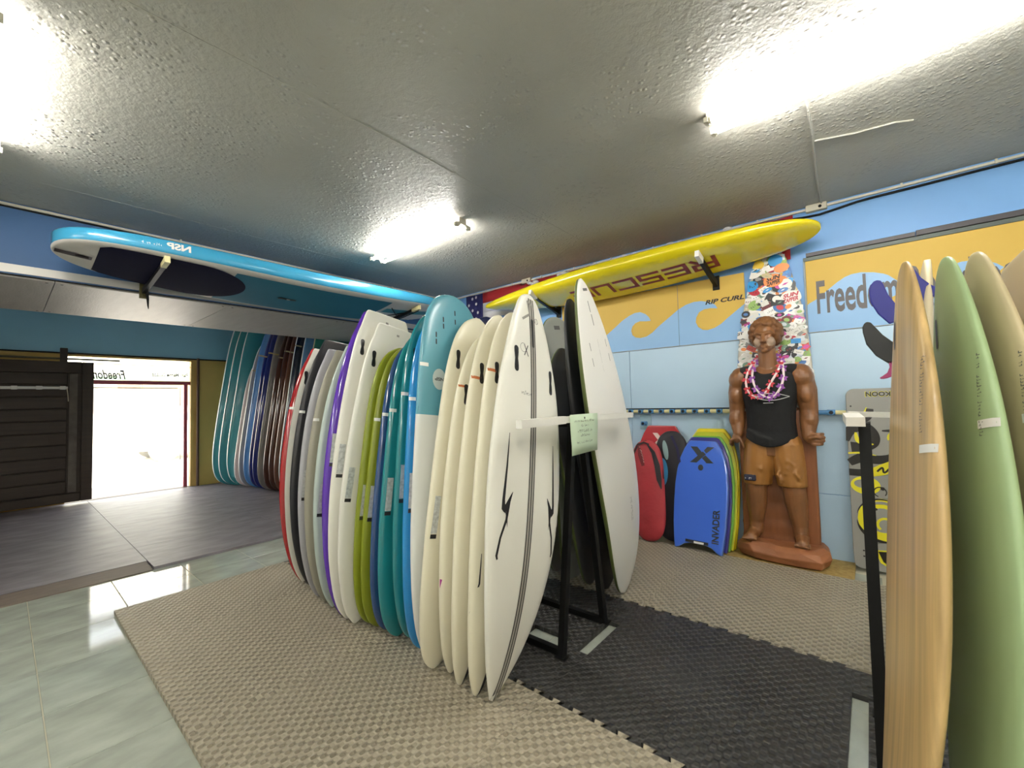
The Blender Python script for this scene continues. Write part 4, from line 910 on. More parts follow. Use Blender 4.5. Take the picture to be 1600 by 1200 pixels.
# ================================================================ bodyboards and bags by the wall
def bb_poly(L, Wd, top=.20):
    h = Wd / 2; q = L / .97
    rgt = [(h * .86, 0), (h * .90, .06 * q), (h * .97, .22 * q), (h, .42 * q), (h, .56 * q), (h * .95, .70 * q), (h * .85, .81 * q), (h * .70, .90 * q), (top / 2 + .015, .965 * q), (top / 2, .97 * q)]
    bot = [(-h * .86, 0), (-h * .70, .012), (-h * .50, .045), (-h * .25, .06), (h * .25, .06), (h * .50, .045), (h * .70, .012)]
    return bot + rgt + [(-x, y) for x, y in reversed(rgt)][:-1]
def bodyboard(label, X, Y, lean, L, Wd, face, rail, rz=0.0, top=.20, z=.004, th=.045):
    P = bb_poly(L, Wd, top); b = MB(); b.prism(P, lambda u, v, w: (u, w, v), th)
    b.mi = [0, 1] + [1] * len(P); o = b.build('bodyboard', [face, rail]); bevelled(o, .010, 3)
    o.matrix_world = Matrix.Translation((X, Y, z)) @ Matrix.Rotation(rz, 4, 'Z') @ Matrix.Rotation(-lean, 4, 'X'); tag(o, label, 'bodyboard', 'bodyboards leaning by the statue'); return o
def xlogo(o, cx, cz, s, m, y=-.0012):
    for P in ([(-1, 1), (-.42, 1), (.05, .32), (-.02, .05), (-.38, .05)], [(1, 1), (.42, 1), (.16, .62), (.36, .30)], [(-1, -.75), (-.42, -.75), (.34, .22), (.05, .5), (-.2, .2)], [(1, -.70), (.42, -.75), (.02, -.22), (.30, .10)]):
        obj('x_logo', [(cx + u * s, y, cz + v * s * .8) for u, v in P], [tuple(range(len(P)))], m, o)
M_bbb = gloss('bodyboard_blue', '4670da', .2); M_bbe = gloss('bodyboard_blue_edge', '5a80d8', .2); M_bp = gloss('bodyboard_indigo', '33307e', .2); M_bg = gloss('bodyboard_green', '6cae3c', .3)
M_bl2 = gloss('bodyboard_lime', 'b8c02a', .3); M_by2 = gloss('bodyboard_yellow', 'e2cf1e', .3); M_br = gloss('bodyboard_red', 'b03038', .22); M_grey = mat('logo_charcoal', '33383f', .4)
bodyboard('yellow bodyboard at the back of the stack beside the statue', -1.112, 3.925, R(11), 1.01, .46, M_by2, M_by2)
bodyboard('lime bodyboard second from the back of the stack', -1.118, 3.885, R(11.5), .985, .46, M_bl2, M_by2)
bodyboard('green bodyboard in the middle of the stack', -1.13, 3.84, R(12), .95, .45, M_bg, M_bg)
bodyboard('indigo bodyboard behind the front blue one', -1.14, 3.785, R(13), .945, .45, M_bp, M_bp)
o = bodyboard('blue bodyboard with dark X logo at the front of the stack', -1.155, 3.715, R(15), .925, .44, M_bbb, M_bbe, R(-3))
xlogo(o, 0, .79, .10, M_grey)
obj('round_plug', [(u, -.0014, v) for u, v in ell(-.005, .69, .022, .026)], [tuple(range(20))], M_grey, o)
V, Fc = text2d('INVADER', .03, 0); obj('lettering', [(.165 - .055 * v + .0, -.0014, .085 + .27 * u) for u, v in V], Fc, M_grey, o)
MB().box((-.10, -.002, .062), (.085, .0, .085)).build('tail_pad', mat('tail_black', '1c1e26', .6), o)
MB().box((-.03, -.003, .062), (.05, -.001, .078)).build('tail_sticker', M_tagm, o)
o = bodyboard('red bodyboard with white X logo behind the bags', -1.56, 3.96, R(8), 1.02, .50, M_br, M_br, top=.24); xlogo(o, .0, .88, .085, mat('logo_blush', 'e2c9c2', .5))
def pillow(wf, L, dep, nu=16, nv=26):
    V, Fc = [], []
    for s in (-1, 1):
        for j in range(nv + 1):
            v = (1 - math.cos(math.pi * j / nv)) / 2
            for i in range(nu + 1):
                u = math.sin(math.pi / 2 * (-1 + 2 * i / nu)); w = wf(v)
                d = dep * (max(0, 1 - abs(u) ** 3) ** .6) * (max(0, 1 - abs(2 * v - 1) ** 6) ** .5) * (1 + .10 * mnoise.noise((u * 2.2, v * 6, s * 3.0)))
                V.append((u * w, s * d, v * L))
    n = (nu + 1) * (nv + 1)
    for s in (0, 1):
        for j in range(nv):
            for i in range(nu): a = s * n + j * (nu + 1) + i; q = (a, a + 1, a + nu + 2, a + nu + 1); Fc.append(q if s == 0 else q[::-1])
    return V, Fc
def wf_bag(v): return .155 * (max(.0, 1 - abs(2 * v - 1) ** 5) ** .45) * (1.0 - .12 * (v - .4) ** 2)
M_bagr = mat('bag_red', 'a8323a', .55, var=.12, vscale=7, bump=.4, bscale=9, bdist=.02); M_bagk = mat('bag_black', '1d1a22', .6); M_bagn = mat('bag_indigo', '1e1a44', .6)
def bag(label, X, Y, lean, L, m, roll=0.0, sc=1.0):
    V, Fc = pillow(wf_bag, L, .055); o = obj('board_bag', [(x * sc, y, z) for x, y, z in V], Fc, m, smooth=True)
    o.matrix_world = Matrix.Translation((X, Y, .004)) @ Matrix.Rotation(roll, 4, 'Y') @ Matrix.Rotation(-lean, 4, 'X'); tag(o, label, 'board bag', 'padded bags by the wall'); return o
o = bag('black and indigo padded bag between the red bag and blue bodyboard', -1.40, 3.86, R(9), .98, M_bagk, R(-2), 1.05)
V, Fc = stroke([(.10, .30), (.105, .6), (.07, .82), (.02, .93)], .022); obj('piping', [(u, -.058, v) for u, v in V], Fc, M_bagn, o)
P = ell(-.035, .80, .024, .09, rot=.15); obj('badge', [(u, -.061, v) for u, v in P], [tuple(range(20))], mat('badge_grey', '8fa8aa', .5), o)
P = ell(-.07, .60, .055, .13); obj('blue_panel', [(u, -.0605, v) for u, v in P], [tuple(range(20))], mat('bag_blue', '3a86b8', .5), o)
o = bag('red padded board bag with black side panel by the wall', -1.565, 3.745, R(9), .90, M_bagr, R(-4), 1.0)
sp_ = [(.10, .80), (.135, .70), (.148, .55), (.146, .44)]
V, Fc = stroke([(.03, .86), (.085, .78), (.115, .66), (.125, .54), (.138, .46)], [.012, .035, .045, .040, .008]); obj('black_panel', [(u, -.0560 + .9 * max(0, abs(u) - .09) ** 1.3, v) for u, v in V], Fc, M_bagk, o)
V, Fc = stroke([(-.05, .85), (-.035, .76), (-.012, .66)], [.02, .045, .03]); lgo = obj('patch_badge', [(u, -.060, v) for u, v in V], Fc, mat('badge_dark_red', '6e2228', .5), o)
Vs, Fs = scribble(6, 51); obj('badge_lettering', [(-.056 + .045 * u * .9 + .02 * v - .0 + .012, -.0612, .84 - .16 * u - .02 * v) for u, v in Vs], Fs, mat('badge_blush', 'd0a8a0', .5), o)
V, Fc = stroke([(-.138, .22), (-.140, .45), (-.134, .62), (-.112, .76), (-.06, .855), (.0, .872), (.05, .855)], [.008, .012, .014, .018, .022, .02, .012]); obj('dark_zip', [(u, -.030 - .024 * max(0, 1 - (abs(u) / .155) ** 3) ** .6, v) for u, v in V], Fc, mat('zip_dark', '2c1418', .6), o)
b = MB(); pth = [(-.150, -.01, .08), (-.153, -.01, .35), (-.150, -.01, .60), (-.125, -.01, .78), (-.07, -.012, .872), (.0, -.012, .893), (.07, -.012, .868), (.125, -.01, .77), (.152, -.01, .55)]
b.tube(pth, .007, 6).build('zip_piping', mat('piping_dark_red', '6a1c22', .5), o, smooth=True)
MB().tube([(-.165, -.03, .60), (-.16, -.045, .4), (-.15, -.04, .2), (-.14, -.05, .14)], .008, 6).build('strap', M_bagr, o)
MB().box((-.17, -.03, .03), (-.11, .03, .2), .008).build('lower_corner', M_bagk, o)

# ---------------------------------------------------------------- kiteboard
def rrect(w, h, r, n=6):
    out = []
    for cx, cy, a0 in ((w / 2 - r, h - r, 0), (-w / 2 + r, h - r, 90), (-w / 2 + r * .9, r, 180), (w / 2 - r * .9, r, 270)):
        for k in range(n + 1): a = R(a0 + 90 * k / n); out.append((cx + r * math.cos(a), cy + r * math.sin(a)))
    return out
def kb_w(v): return 1 - .09 * abs(2 * v - 1) ** 2.2
KP = [(u * kb_w(v / 1.31), v) for u, v in rrect(.47, 1.31, .05)]
KP2 = []
for a, c in zip(KP, KP[1:] + KP[:1]):
    n = max(1, int(math.dist(a, c) / .08)); KP2 += [(a[0] + (c[0] - a[0]) * k / n, a[1] + (c[1] - a[1]) * k / n) for k in range(n)]
KP2 = [(math.copysign(min(abs(u), .235 * kb_w(v / 1.31)), u), v) for u, v in KP2]
M_kg = mat('kite_grey', '8e8d88', .25, coat=.3); M_ky = mat('kite_yellow', 'd9cf22', .35); M_kk = mat('kite_black', '1b1713', .35)
kb = MB(); kb.prism(KP2, lambda u, v, w: (u, w, v), .014); ko = kb.build('kiteboard', M_kg); bevelled(ko, .003, 1)
ko.matrix_world = Matrix.Translation((.075, 4.045, .004)) @ Matrix.Rotation(R(-3.0), 4, 'X'); tag(ko, 'grey kiteboard with yellow and black swirls leaning on the wall', 'kiteboard')
def kcl(u, v): w = .231 * kb_w(v / 1.31); return max(-w, min(w, u))
def cstroke(pts, w, n=6):
    w = w if isinstance(w, (list, tuple)) else [w] * len(pts); P, W_ = [], []; N = len(pts)
    for i in range(N - 1):
        p0, p1, p2, p3 = [Vector(pts[max(0, min(N - 1, i + d))]) for d in (-1, 0, 1, 2)]
        for k in range(n):
            t = k / n; P.append(tuple(.5 * ((2 * p1) + (p2 - p0) * t + (2 * p0 - 5 * p1 + 4 * p2 - p3) * t * t + (3 * p1 - p0 - 3 * p2 + p3) * t**3))); W_.append(w[i] + (w[i + 1] - w[i]) * t)
    return stroke(P + [pts[-1]], W_ + [w[-1]])
def kd(name, VF, m, y): obj(name, [(kcl(u, v), -y, v) for u, v in VF[0]], VF[1], m, ko)
def kp(name, P, m, y): obj(name, [(kcl(u, v), -y, v) for u, v in P], [tuple(range(len(P)))], m, ko)
V, Fc = text2d('TAKOON', .03, 0); kd('lettering', ([(.10 - .20 * u, 1.285 - .035 * v) for u, v in V], Fc), M_kk, .002)
kd('lettering_edge', ([(.103 - .206 * u, 1.288 - .041 * v) for u, v in V], Fc), M_ky, .0012)
kd('black_swirl', cstroke([(-.225, .92), (-.20, 1.00), (-.13, 1.03), (-.07, .99), (-.06, .92), (-.11, .88), (-.20, .87)], [.03, .07, .07, .05, .05, .06, .09]), M_kk, .0014)
kd('black_swirl', cstroke([(-.215, .76), (-.14, .80), (-.05, .79), (.04, .82), (.10, .90), (.07, .99), (-.02, 1.0)], [.05, .07, .06, .05, .04, .03, .01]), M_kk, .0016)
kd('black_swirl', cstroke([(-.08, 1.16), (-.09, 1.11), (-.13, 1.07), (-.18, 1.06)], [.04, .05, .04, .01]), M_kk, .0018)
kd('black_swirl', cstroke([(-.22, .69), (-.15, .69), (-.09, .70)], [.05, .05, .02]), M_kk, .0014)
kd('yellow_swirl', cstroke([(-.20, 1.05), (-.14, 1.09), (-.105, 1.14), (-.10, 1.17)], [.012, .03, .02, .004]), M_ky, .0016)
kd('yellow_swirl', cstroke([(-.17, .985), (-.16, .93), (-.12, .905), (-.07, .90)], [.012, .03, .03, .006]), M_ky, .0022)
kd('yellow_swirl', stroke(arc(.06, .95, .045, -60, 200, 12), [.02] * 13), M_ky, .0022)
kd('yellow_swirl', cstroke([(-.22, .83), (-.14, .835), (-.06, .82)], [.012, .014, .004]), M_ky, .0022)
kd('yellow_banner', cstroke([(-.10, .69), (-.03, .72), (.04, .76), (.12, .81)], [.05, .075, .07, .05]), M_ky, .0026)
kd('banner_marks', cstroke([(-.06, .705), (-.03, .735), (-.02, .70), (.03, .755), (.05, .735), (.08, .79)], .012), M_kk, .003)
kp('yellow_petal', ell(-.13, .60, .085, .065), M_ky, .0014); kp('grey_petal', ell(-.15, .61, .045, .03), M_kg, .002)
kd('black_curl', stroke(arc(-.05, .56, .035, -40, 250, 12), .007), M_kk, .003); kp('black_dot', ell(-.035, .585, .012, .012), M_kk, .003)
kp('yellow_disc', ell(-.05, .36, .135, .155), M_ky, .0016); kp('grey_disc', ell(-.045, .375, .105, .12), M_kg, .0022)
kd('yellow_arc', stroke(arc(-.045, .36, .10, 20, 340, 20), .028), M_ky, .0026); kd('yellow_arc', stroke(arc(-.03, .33, .045, -60, 230, 14), .016), M_ky, .003)
kd('black_arc', stroke(arc(-.05, .37, .138, 60, 170, 14), [.002 + .010 * math.sin(math.pi * k / 14) for k in range(15)]), M_kk, .0032)
kd('black_arc', stroke(arc(-.04, .36, .15, 185, 290, 14), [.002 + .022 * math.sin(math.pi * k / 14) for k in range(15)]), M_kk, .0032)
kp('black_dot', ell(-.115, .36, .018, .014), M_kk, .0034); kp('black_dot', ell(-.08, .435, .01, .009), M_kk, .0034)
kp('badge_edge', [(-.10, .145), (.02, .16), (.13, .13), (.11, .03), (.0, .02), (-.07, .06)], M_ky, .0014); kp('badge', [(-.08, .138), (.02, .15), (.115, .125), (.098, .04), (.0, .032), (-.055, .07)], M_kk, .0022)
for u, v in ((-.16, .13), (-.16, .09), (-.19, 1.18), (.13, .5), (.13, .46)): kp('insert_hole', ell(u, v, .006, .006, 10), M_kk, .002)

# ================================================================ sticker-covered longboard behind the statue
SB = Board(2.55, .56, .05, 'long', .015, .015); so_ = SB.hull('sticker_board', [mat('old_board', 'c9c4b8', .45)], N=44)
so_.matrix_world = Matrix.Translation((-.64, 4.135, .0)) @ Matrix.Rotation(R(-.3), 4, 'X') @ Matrix.Rotation(R(1.2), 4, 'Y') @ Matrix.Rotation(R(-90), 4, 'Z')
tag(so_, 'old longboard covered with stickers standing behind the statue', 'surfboard')
pal = ['e8e6e0', 'e8e6e0', 'd9d7d0', 'efeeea', '1d1d20', '2a2a2e', 'b02a3a', 'c84a3a', '2f8fd0', '4a78b8', 'e08a4a', 'e0c04a', '8fb060', 'c04a9a', '6f8f7a', '8a8a88', 'cfd6dc', '6a2a34', 'bfb08a']
SM = [mat('sticker_' + c, c, .4) for c in dict.fromkeys(pal)]
rs = random.Random(21); spots = []
for k in range(4000):
    if len(spots) >= 285: break
    z = rs.uniform(1.30, 2.50); w = SB.w(z / SB.L) * .90; y = rs.uniform(-w, w); r = rs.uniform(.026, .056)
    if all(math.hypot(y - a, z - b) > (r + c) * .40 for a, b, c in spots): spots.append((y, z, r))
for k, (y, z, r) in enumerate(spots):
    kind = rs.random(); rot = rs.uniform(-.6, .6); w = SB.w(z / SB.L) * .99
    if kind < .38: P = ell(y, z, r, r * rs.uniform(.75, 1), 14, rot=rot)
    elif kind < .55: P = ell(y, z, r * 1.25, r * .6, 14, rot=rot)
    elif kind < .9:
        a, b = r * rs.uniform(.8, 1.35), r * rs.uniform(.45, .8); P = [(y + u * math.cos(rot) - v * math.sin(rot), z + u * math.sin(rot) + v * math.cos(rot)) for u, v in ((-a, -b), (a, -b), (a, b), (-a, b))]
    else: P = [(y + r * (1 if q % 2 else .55) * math.cos(q * math.pi / 5 + rot), z + r * (1 if q % 2 else .55) * math.sin(q * math.pi / 5 + rot)) for q in range(10)]
    P = [(max(-w, min(w, u)), v) for u, v in P]; off = .0012 + .00005 * k
    m1 = rs.choice(SM) if rs.random() < .6 else SM[rs.choice((0, 1, 2))]; st_ = SB.poly('sticker', P, m1, off=off)
    # a mark inside each sticker
    m2 = rs.choice([x for x in SM if x != m1]); q = rs.random()
    if q < .35: SB.poly('sticker_mark', [(max(-w, min(w, u)), v) for u, v in ell(y, z, r * .55, r * .4, 10, rot=rot)], m2, off=off + .0004).parent = st_
    elif q < .8:
        V, Fc = scribble(rs.randint(3, 6), k); SB.decal('sticker_mark', [(max(-w, min(w, y + (u - .5) * r * 1.3 * math.cos(rot) - (v - .5) * r * .5 * math.sin(rot))), z + (u - .5) * r * 1.3 * math.sin(rot) + (v - .5) * r * .5) for u, v in V], Fc, rs.choice((M_print, m2)), off=off + .0004).parent = st_
    else: SB.poly('sticker_mark', [(max(-w, min(w, u)), v) for u, v in ((y - r * .5, z - r * .2), (y + r * .1, z - r * .1), (y + r * .5, z + r * .3), (y - r * .1, z + r * .2))], m2, off=off + .0004).parent = st_
def bigsticker(y, z, rx, ry, m, words, mw, rot=.1, off=.014):
    s_ = SB.poly('sticker', ell(y, z, rx, ry, 20, rot=rot), m, off=off)
    for i, (wd, mm) in enumerate(zip(words, mw)):
        V, Fc = text2d(wd, .04, .1); hh = ry * .75
        SB.decal('sticker_text', [(y + (u - .5) * rx * 1.35, z + (.05 - i * .95 + v * .85) * hh + (u - .5) * rx * .3) for u, v in V], Fc, mm, off=off + .0008 + .0004 * i).parent = s_
bigsticker(.02, 2.235, .072, .055, SM[[m.name for m in SM].index('sticker_e08a4a')], ('SUN', 'ZAPPER'), (M_print, M_print))
bigsticker(.135, 2.075, .07, .055, SM[0], ('SUN', 'ZAPPER'), (MATS['sticker_b02a3a'], MATS['sticker_b02a3a']), .2)
SB.poly('sticker', ell(.035, 2.40, .05, .05, 20), MATS['sticker_2f8fd0'], off=.0135); SB.poly('sticker', ell(.075, 2.33, .05, .038, 20, rot=.2), MATS['sticker_e08a4a'], off=.0145)
SB.poly('sticker', ell(-.085, 2.385, .042, .038, 20), MATS['sticker_e0c04a'], off=.0138); SB.poly('sticker', ell(-.12, 2.32, .055, .045, 20), SM[0], off=.0136)
SB.poly('sticker', [(-.0, 2.02), (.08, 2.02), (.08, 2.11), (.0, 2.11)], MATS['sticker_1d1d20'], off=.014); SB.poly('sticker_mark', ell(.04, 2.075, .03, .028, 16), SM[0], off=.0146)
bigsticker(-.225, 1.80, .034, .034, SM[0], ('GT',), (M_print,), 0, .0165)

# ================================================================ carved wooden statue
ST = empty('carved_statue', (-.620, 3.985, 0)); tag(ST, 'carved wooden statue of a man in black tank top on a rock', 'statue')
def wood_carve():
    m = mat('carved_wood', '7c5230', .38, var=.18, vscale=7, stretch=(3, 3, .8), bump=.25, bscale=35, bdist=.006, coat=.15); return m
M_cw = wood_carve(); M_cw2 = mat('carved_wood_base', '8f5a38', .5, var=.2, vscale=5, bump=.4, bscale=12, bdist=.01); M_cw3 = mat('carved_wood_slab', '7c4b2a', .5, var=.18, vscale=5, stretch=(3, 3, .6), bump=.3, bscale=20, bdist=.008)
M_short = mat('carved_wood_shorts', '94652f', .42, var=.14, vscale=6, bump=.25, bscale=30, bdist=.006); M_hair = mat('carved_wood_hair', '6f4826', .55, var=.2, vscale=20); M_fp = mat('face_paint', 'a48c78', .6)
M_tank = mat('tank_black', '0b0c0f', .8, bump=.25, bscale=10, bdist=.02)
def remesh(b, name, m, vox, sm=4, parent=ST, smooth=True):
    o = b.build(name, m, None); md = o.modifiers.new('r', 'REMESH'); md.mode = 'VOXEL'; md.voxel_size = vox; md.use_smooth_shade = smooth
    if sm: s_ = o.modifiers.new('s', 'SMOOTH'); s_.iterations = sm; s_.factor = .5
    bake(o)
    for mm in aslist(m):
        if mm.name not in [x.name for x in o.data.materials if x]: o.data.materials.append(mm)
    o.parent = parent; return o
def limb(b, pts, n=14):
    """tapered chain: (x,y,z,r) with balls at joints"""
    for p, q in zip(pts[:-1], pts[1:]):
        L = 6; b.tube([[p[i] + (q[i] - p[i]) * k / L for i in range(3)] for k in range(L + 1)], [p[3] + (q[3] - p[3]) * k / L for k in range(L + 1)], n)
    for p in pts: b.ball(p[:3], p[3] * 1.0, 12, 8)
K = 1.039
def kz(z): return 1.28 + (z - 1.28) * K
body = MB()
# torso
def loft(b, rings, n=26, e=.85):
    V, Fc = [], []
    for (z, rx, ry, yo) in rings:
        for k in range(n):
            a = 2 * math.pi * k / n; c, q = math.cos(a), math.sin(a)
            V.append((rx * math.copysign(abs(c) ** e, c), yo + ry * math.copysign(abs(q) ** e, q), z))
    m = len(rings)
    for i in range(m - 1):
        for k in range(n): Fc.append((i * n + k, i * n + (k + 1) % n, (i + 1) * n + (k + 1) % n, (i + 1) * n + k))
    Fc += [tuple(reversed(range(n))), tuple(range((m - 1) * n, m * n))]; b.add(V, Fc)
loft(body, ((.82, .135, .092, 0), (.90, .150, .098, 0), (1.0, .147, .096, 0), (1.08, .145, .093, -.005), (1.17, .155, .098, -.008), (1.27, .172, .106, -.012), (1.36, .186, .108, -.01), (1.43, .178, .092, 0), (1.475, .145, .07, .005), (1.505, .09, .05, .005)))
for s in (-1, 1): body.ball((s * .075, -.075, 1.37), (.075, .045, .06), 12, 8); body.ball((s * .12, .0, 1.465), (.085, .055, .04), 12, 8)
limb(body, [(0, .005, 1.46, .070), (-.002, -.005, 1.56, .062), (-.005, -.012, 1.63, .062)])
# arms
limb(body, [(-.195, 0, 1.435, .076), (-.222, .005, 1.31, .072), (-.238, .015, 1.165, .056), (-.235, .0, 1.08, .058), (-.226, -.035, .985, .038)])
limb(body, [(.205, 0, 1.435, .078), (.232, .005, 1.31, .074), (.246, .015, 1.165, .058), (.242, .0, 1.08, .060), (.238, -.03, .975, .040)])
for s, k in ((-1, 1.0), (1, 1.04)):
    body.ball((s * .212 * k, -.012, 1.405), (.072, .078, .085), 14, 10); body.ball((s * .228 * k, -.030, 1.285), (.052, .052, .075), 12, 8); body.ball((s * .244 * k, -.012, 1.095), (.052, .056, .075), 12, 8)
# left hand resting, thumb inward
body.ball((-.238, -.05, .945), (.034, .026, .042), 12, 8)
for k, (dx, dz, yy) in enumerate(((-.030, -.012, -.075), (-.036, -.022, -.055), (-.036, -.030, -.035), (-.030, -.038, -.018))):
    limb(body, [(-.245, yy * .8, .945, .013), (-.250 + dx * .7, yy, .938 + dz * .5, .012), (-.250 + dx, yy + .012, .918 + dz, .0105)], 8)
limb(body, [(-.215, -.055, .95, .014), (-.196, -.07, .915, .012), (-.184, -.066, .875, .010)], 8)
# right hand: fist pointing outward
body.ball((.262, -.045, .955), (.045, .032, .040), 12, 8)
for k in range(4):
    zc = .992 - .0245 * k; xo = (.0, .006, .003, -.008)[k]; limb(body, [(.262, -.060, zc, .0115), (.312 + xo, -.066, zc, .0112), (.326 + xo, -.044, zc, .0108), (.302 + xo, -.030, zc, .010)], 10)
limb(body, [(.25, -.075, .965, .014), (.285, -.085, .975, .0125), (.308, -.078, .968, .011)], 8)
# legs
limb(body, [(-.082, 0, .87, .095), (-.105, -.015, .68, .082), (-.118, -.025, .56, .074), (-.122, -.012, .46, .073), (-.132, .0, .30, .050), (-.135, -.005, .235, .050)])
limb(body, [(.090, 0, .87, .095), (.118, -.015, .68, .082), (.135, -.025, .55, .074), (.142, -.012, .46, .073), (.156, .0, .30, .050), (.160, -.005, .235, .050)])
for sx, dx in ((-.140, -.018), (.163, .012)):
    limb(body, [(sx, .02, .222, .046), (sx + dx * .5, -.05, .212, .044), (sx + dx, -.105, .198, .036)], 10)
    for k in range(5):
        ox = (-.032 + .0155 * k) * (1 if sx < 0 else -1); limb(body, [(sx + dx + ox * 1.15, -.110, .196, .0125), (sx + dx * 1.2 + ox * 1.3, -.148 + .005 * k, .190, .0105 + (.004 if k == 4 else 0))], 8)
# head
hx, hy, hz = -.008, -.02, 1.735
body.ball((hx, hy + .015, hz + .02), (.084, .100, .105), 20, 14); body.ball((hx, hy - .020, hz - .045), (.074, .070, .075), 16, 10)
body.ball((hx, hy - .045, hz - .085), (.050, .045, .040), 14, 8); body.ball((hx, hy - .078, hz - .112), (.026, .020, .019), 12, 8)
for s in (-1, 1):
    limb(body, [(hx + s * .064, hy - .058, hz + .012, .010), (hx + s * .042, hy - .078, hz + .024, .0115), (hx + s * .016, hy - .088, hz + .018, .011)], 10)
    body.ball((hx + s * .046, hy - .062, hz - .040), (.026, .020, .030), 12, 8)
    body.ball((hx + s * .036, hy - .071, hz - .003), (.017, .013, .0085), 12, 8)
    limb(body, [(hx + s * .052, hy - .070, hz - .012, .0042), (hx + s * .036, hy - .082, hz - .014, .0045), (hx + s * .020, hy - .080, hz - .011, .004)], 8)
    body.ball((hx + s * .086, hy + .015, hz - .015), (.012, .022, .032), 10, 8)
    limb(body, [(hx + s * .027, hy - .084, hz - .079, .0055), (hx + s * .012, hy - .096, hz - .073, .0082), (hx, hy - .098, hz - .076, .0075)], 8)
    limb(body, [(hx + s * .024, hy - .084, hz - .082, .006), (hx, hy - .096, hz - .092, .0095)], 8)
limb(body, [(hx, hy - .086, hz + .018, .010), (hx, hy - .102, hz - .018, .0125), (hx, hy - .112, hz - .040, .0155)], 10)
for s in (-1, 1): body.ball((hx + s * .016, hy - .098, hz - .046), (.011, .012, .009), 8, 6)
bo = remesh(body, 'body', [M_cw, M_fp], .0052, 3)
for p in bo.data.polygons:
    c = p.center; dx = abs(c.x - hx)
    if ((dx - .048) / .026) ** 2 + ((c.z - (hz - .046 + .25 * (dx - .048))) / .034) ** 2 < 1 and c.y < hy - .025: p.material_index = 1
hair = MB(); rh = random.Random(3)
hair.ball((hx, hy + .03, hz + .045), (.098, .100, .100), 18, 12)
for k in range(420):
    a = rh.uniform(0, 2 * math.pi); e = rh.uniform(-.55, 1.0) * math.pi / 2; d = Vector((math.cos(e) * math.cos(a), math.cos(e) * math.sin(a), math.sin(e)))
    P = Vector((hx, hy + .025, hz + .03)) + Vector((d.x * .108, d.y * .106, d.z * .118))
    if P.y < hy - .035 and P.z < hz + .078 - .5 * max(0, abs(P.x - hx) - .05): 
        if abs(P.x - hx) < .082: continue
    if P.y < hy - .02 and abs(P.x - hx) < .075 and P.z < hz + .085: continue
    hair.ball(tuple(P), rh.uniform(.012, .020), 8, 6)
remesh(hair, 'hair', M_hair, .006, 1)
# tank top
tk = MB()
loft(tk, ((.86, .176, .124, 0), (.93, .176, .124, 0), (1.0, .168, .117, 0), (1.08, .163, .111, -.005), (1.17, .169, .113, -.008), (1.27, .184, .120, -.012), (1.36, .198, .122, -.01), (1.43, .192, .106, 0), (1.475, .165, .084, .005), (1.51, .11, .06, .005)), 32)
for s in (-1, 1): tk.ball((s * .078, -.080, 1.37), (.080, .048, .065), 12, 8); tk.ball((s * .138, .0, 1.468), (.098, .076, .050), 12, 8)
for k in range(7): limb(tk, [(-.16, -.07 - .008 * k, 1.02 - .018 * k, .006), (-.09, -.118, .985 - .014 * k, .009), (-.0, -.124, .95 - .010 * k, .006)], 6)
to = remesh(tk, 'tank_top', M_tank, .008, 4)
bm = bmesh.new(); bm.from_mesh(to.data); dele = []
for v in bm.verts:
    x, y, z = v.co; hem = .895 + .075 * (x / .17) ** 2 - .01
    neck = ((x + .002) / .098) ** 2 + ((z - 1.555) / .110) ** 2 < 1 and y < .06
    if z < hem or neck or (z > 1.50 and abs(x) < .095) : dele.append(v)
bmesh.ops.delete(bm, geom=dele, context='VERTS')
for it in range(14):   # even out the cut edges
    new = {}
    for v in bm.verts:
        nb = [e.other_vert(v).co for e in v.link_edges if e.is_boundary]
        if len(nb) == 2: new[v] = v.co * .4 + (nb[0] + nb[1]) * .3
    for v, c in new.items(): v.co = c
bm.to_mesh(to.data); bm.free()
sm_ = to.modifiers.new('thick', 'SOLIDIFY'); sm_.thickness = .004
# chest print: lens outline with small marks
def chest(u, v):
    x, z = u, v; dy = .131 * math.sqrt(max(.02, 1 - (x / .205) ** 2)) ; return (x, -.012 - dy - .016, z)
M_tp = mat('shirt_print', 'b8b8b4', .6)
for sg_ in (1, -1):
    V, Fc = stroke([(-.115 + .23 * q / 14 + .03, 1.268 + sg_ * .026 * math.sin(math.pi * q / 14)) for q in range(15)], .0055); obj('chest_print', [chest(u, v) for u, v in V], Fc, M_tp, ST)
Vs, Fs = scribble(7, 61); obj('chest_print', [chest(-.03 + .09 * u, 1.258 + .02 * v) for u, v in Vs], Fs, M_tp, ST)
V, Fc = stroke([(-.02, 1.222), (.045, 1.224)], .005); obj('chest_print', [chest(u, v) for u, v in V], Fc, M_tp, ST)
# shorts
sh_ = MB()
limb(sh_, [(-.080, 0, .90, .112), (-.100, -.012, .72, .105), (-.108, -.015, .605, .098)], 18); limb(sh_, [(.088, 0, .90, .112), (.110, -.012, .72, .105), (.120, -.015, .605, .098)], 18)
sh_.ball((0, 0, .93), (.168, .112, .085), 18, 10)
for k in range(10):
    s = rh.choice((-1, 1)); z0 = rh.uniform(.66, .85); x0 = s * rh.uniform(.05, .16); limb(sh_, [(x0, -.100, z0, .008), (x0 + rh.uniform(-.05, .05), -.112, z0 - rh.uniform(.02, .06), .010), (x0 + rh.uniform(-.06, .06), -.105, z0 - rh.uniform(.05, .10), .007)], 6)
sho = remesh(sh_, 'shorts', M_short, .008, 3)
bm = bmesh.new(); bm.from_mesh(sho.data); bmesh.ops.bisect_plane(bm, geom=bm.verts[:] + bm.edges[:] + bm.faces[:], plane_co=(0, 0, .598), plane_no=(0, 0, -1), clear_outer=True)
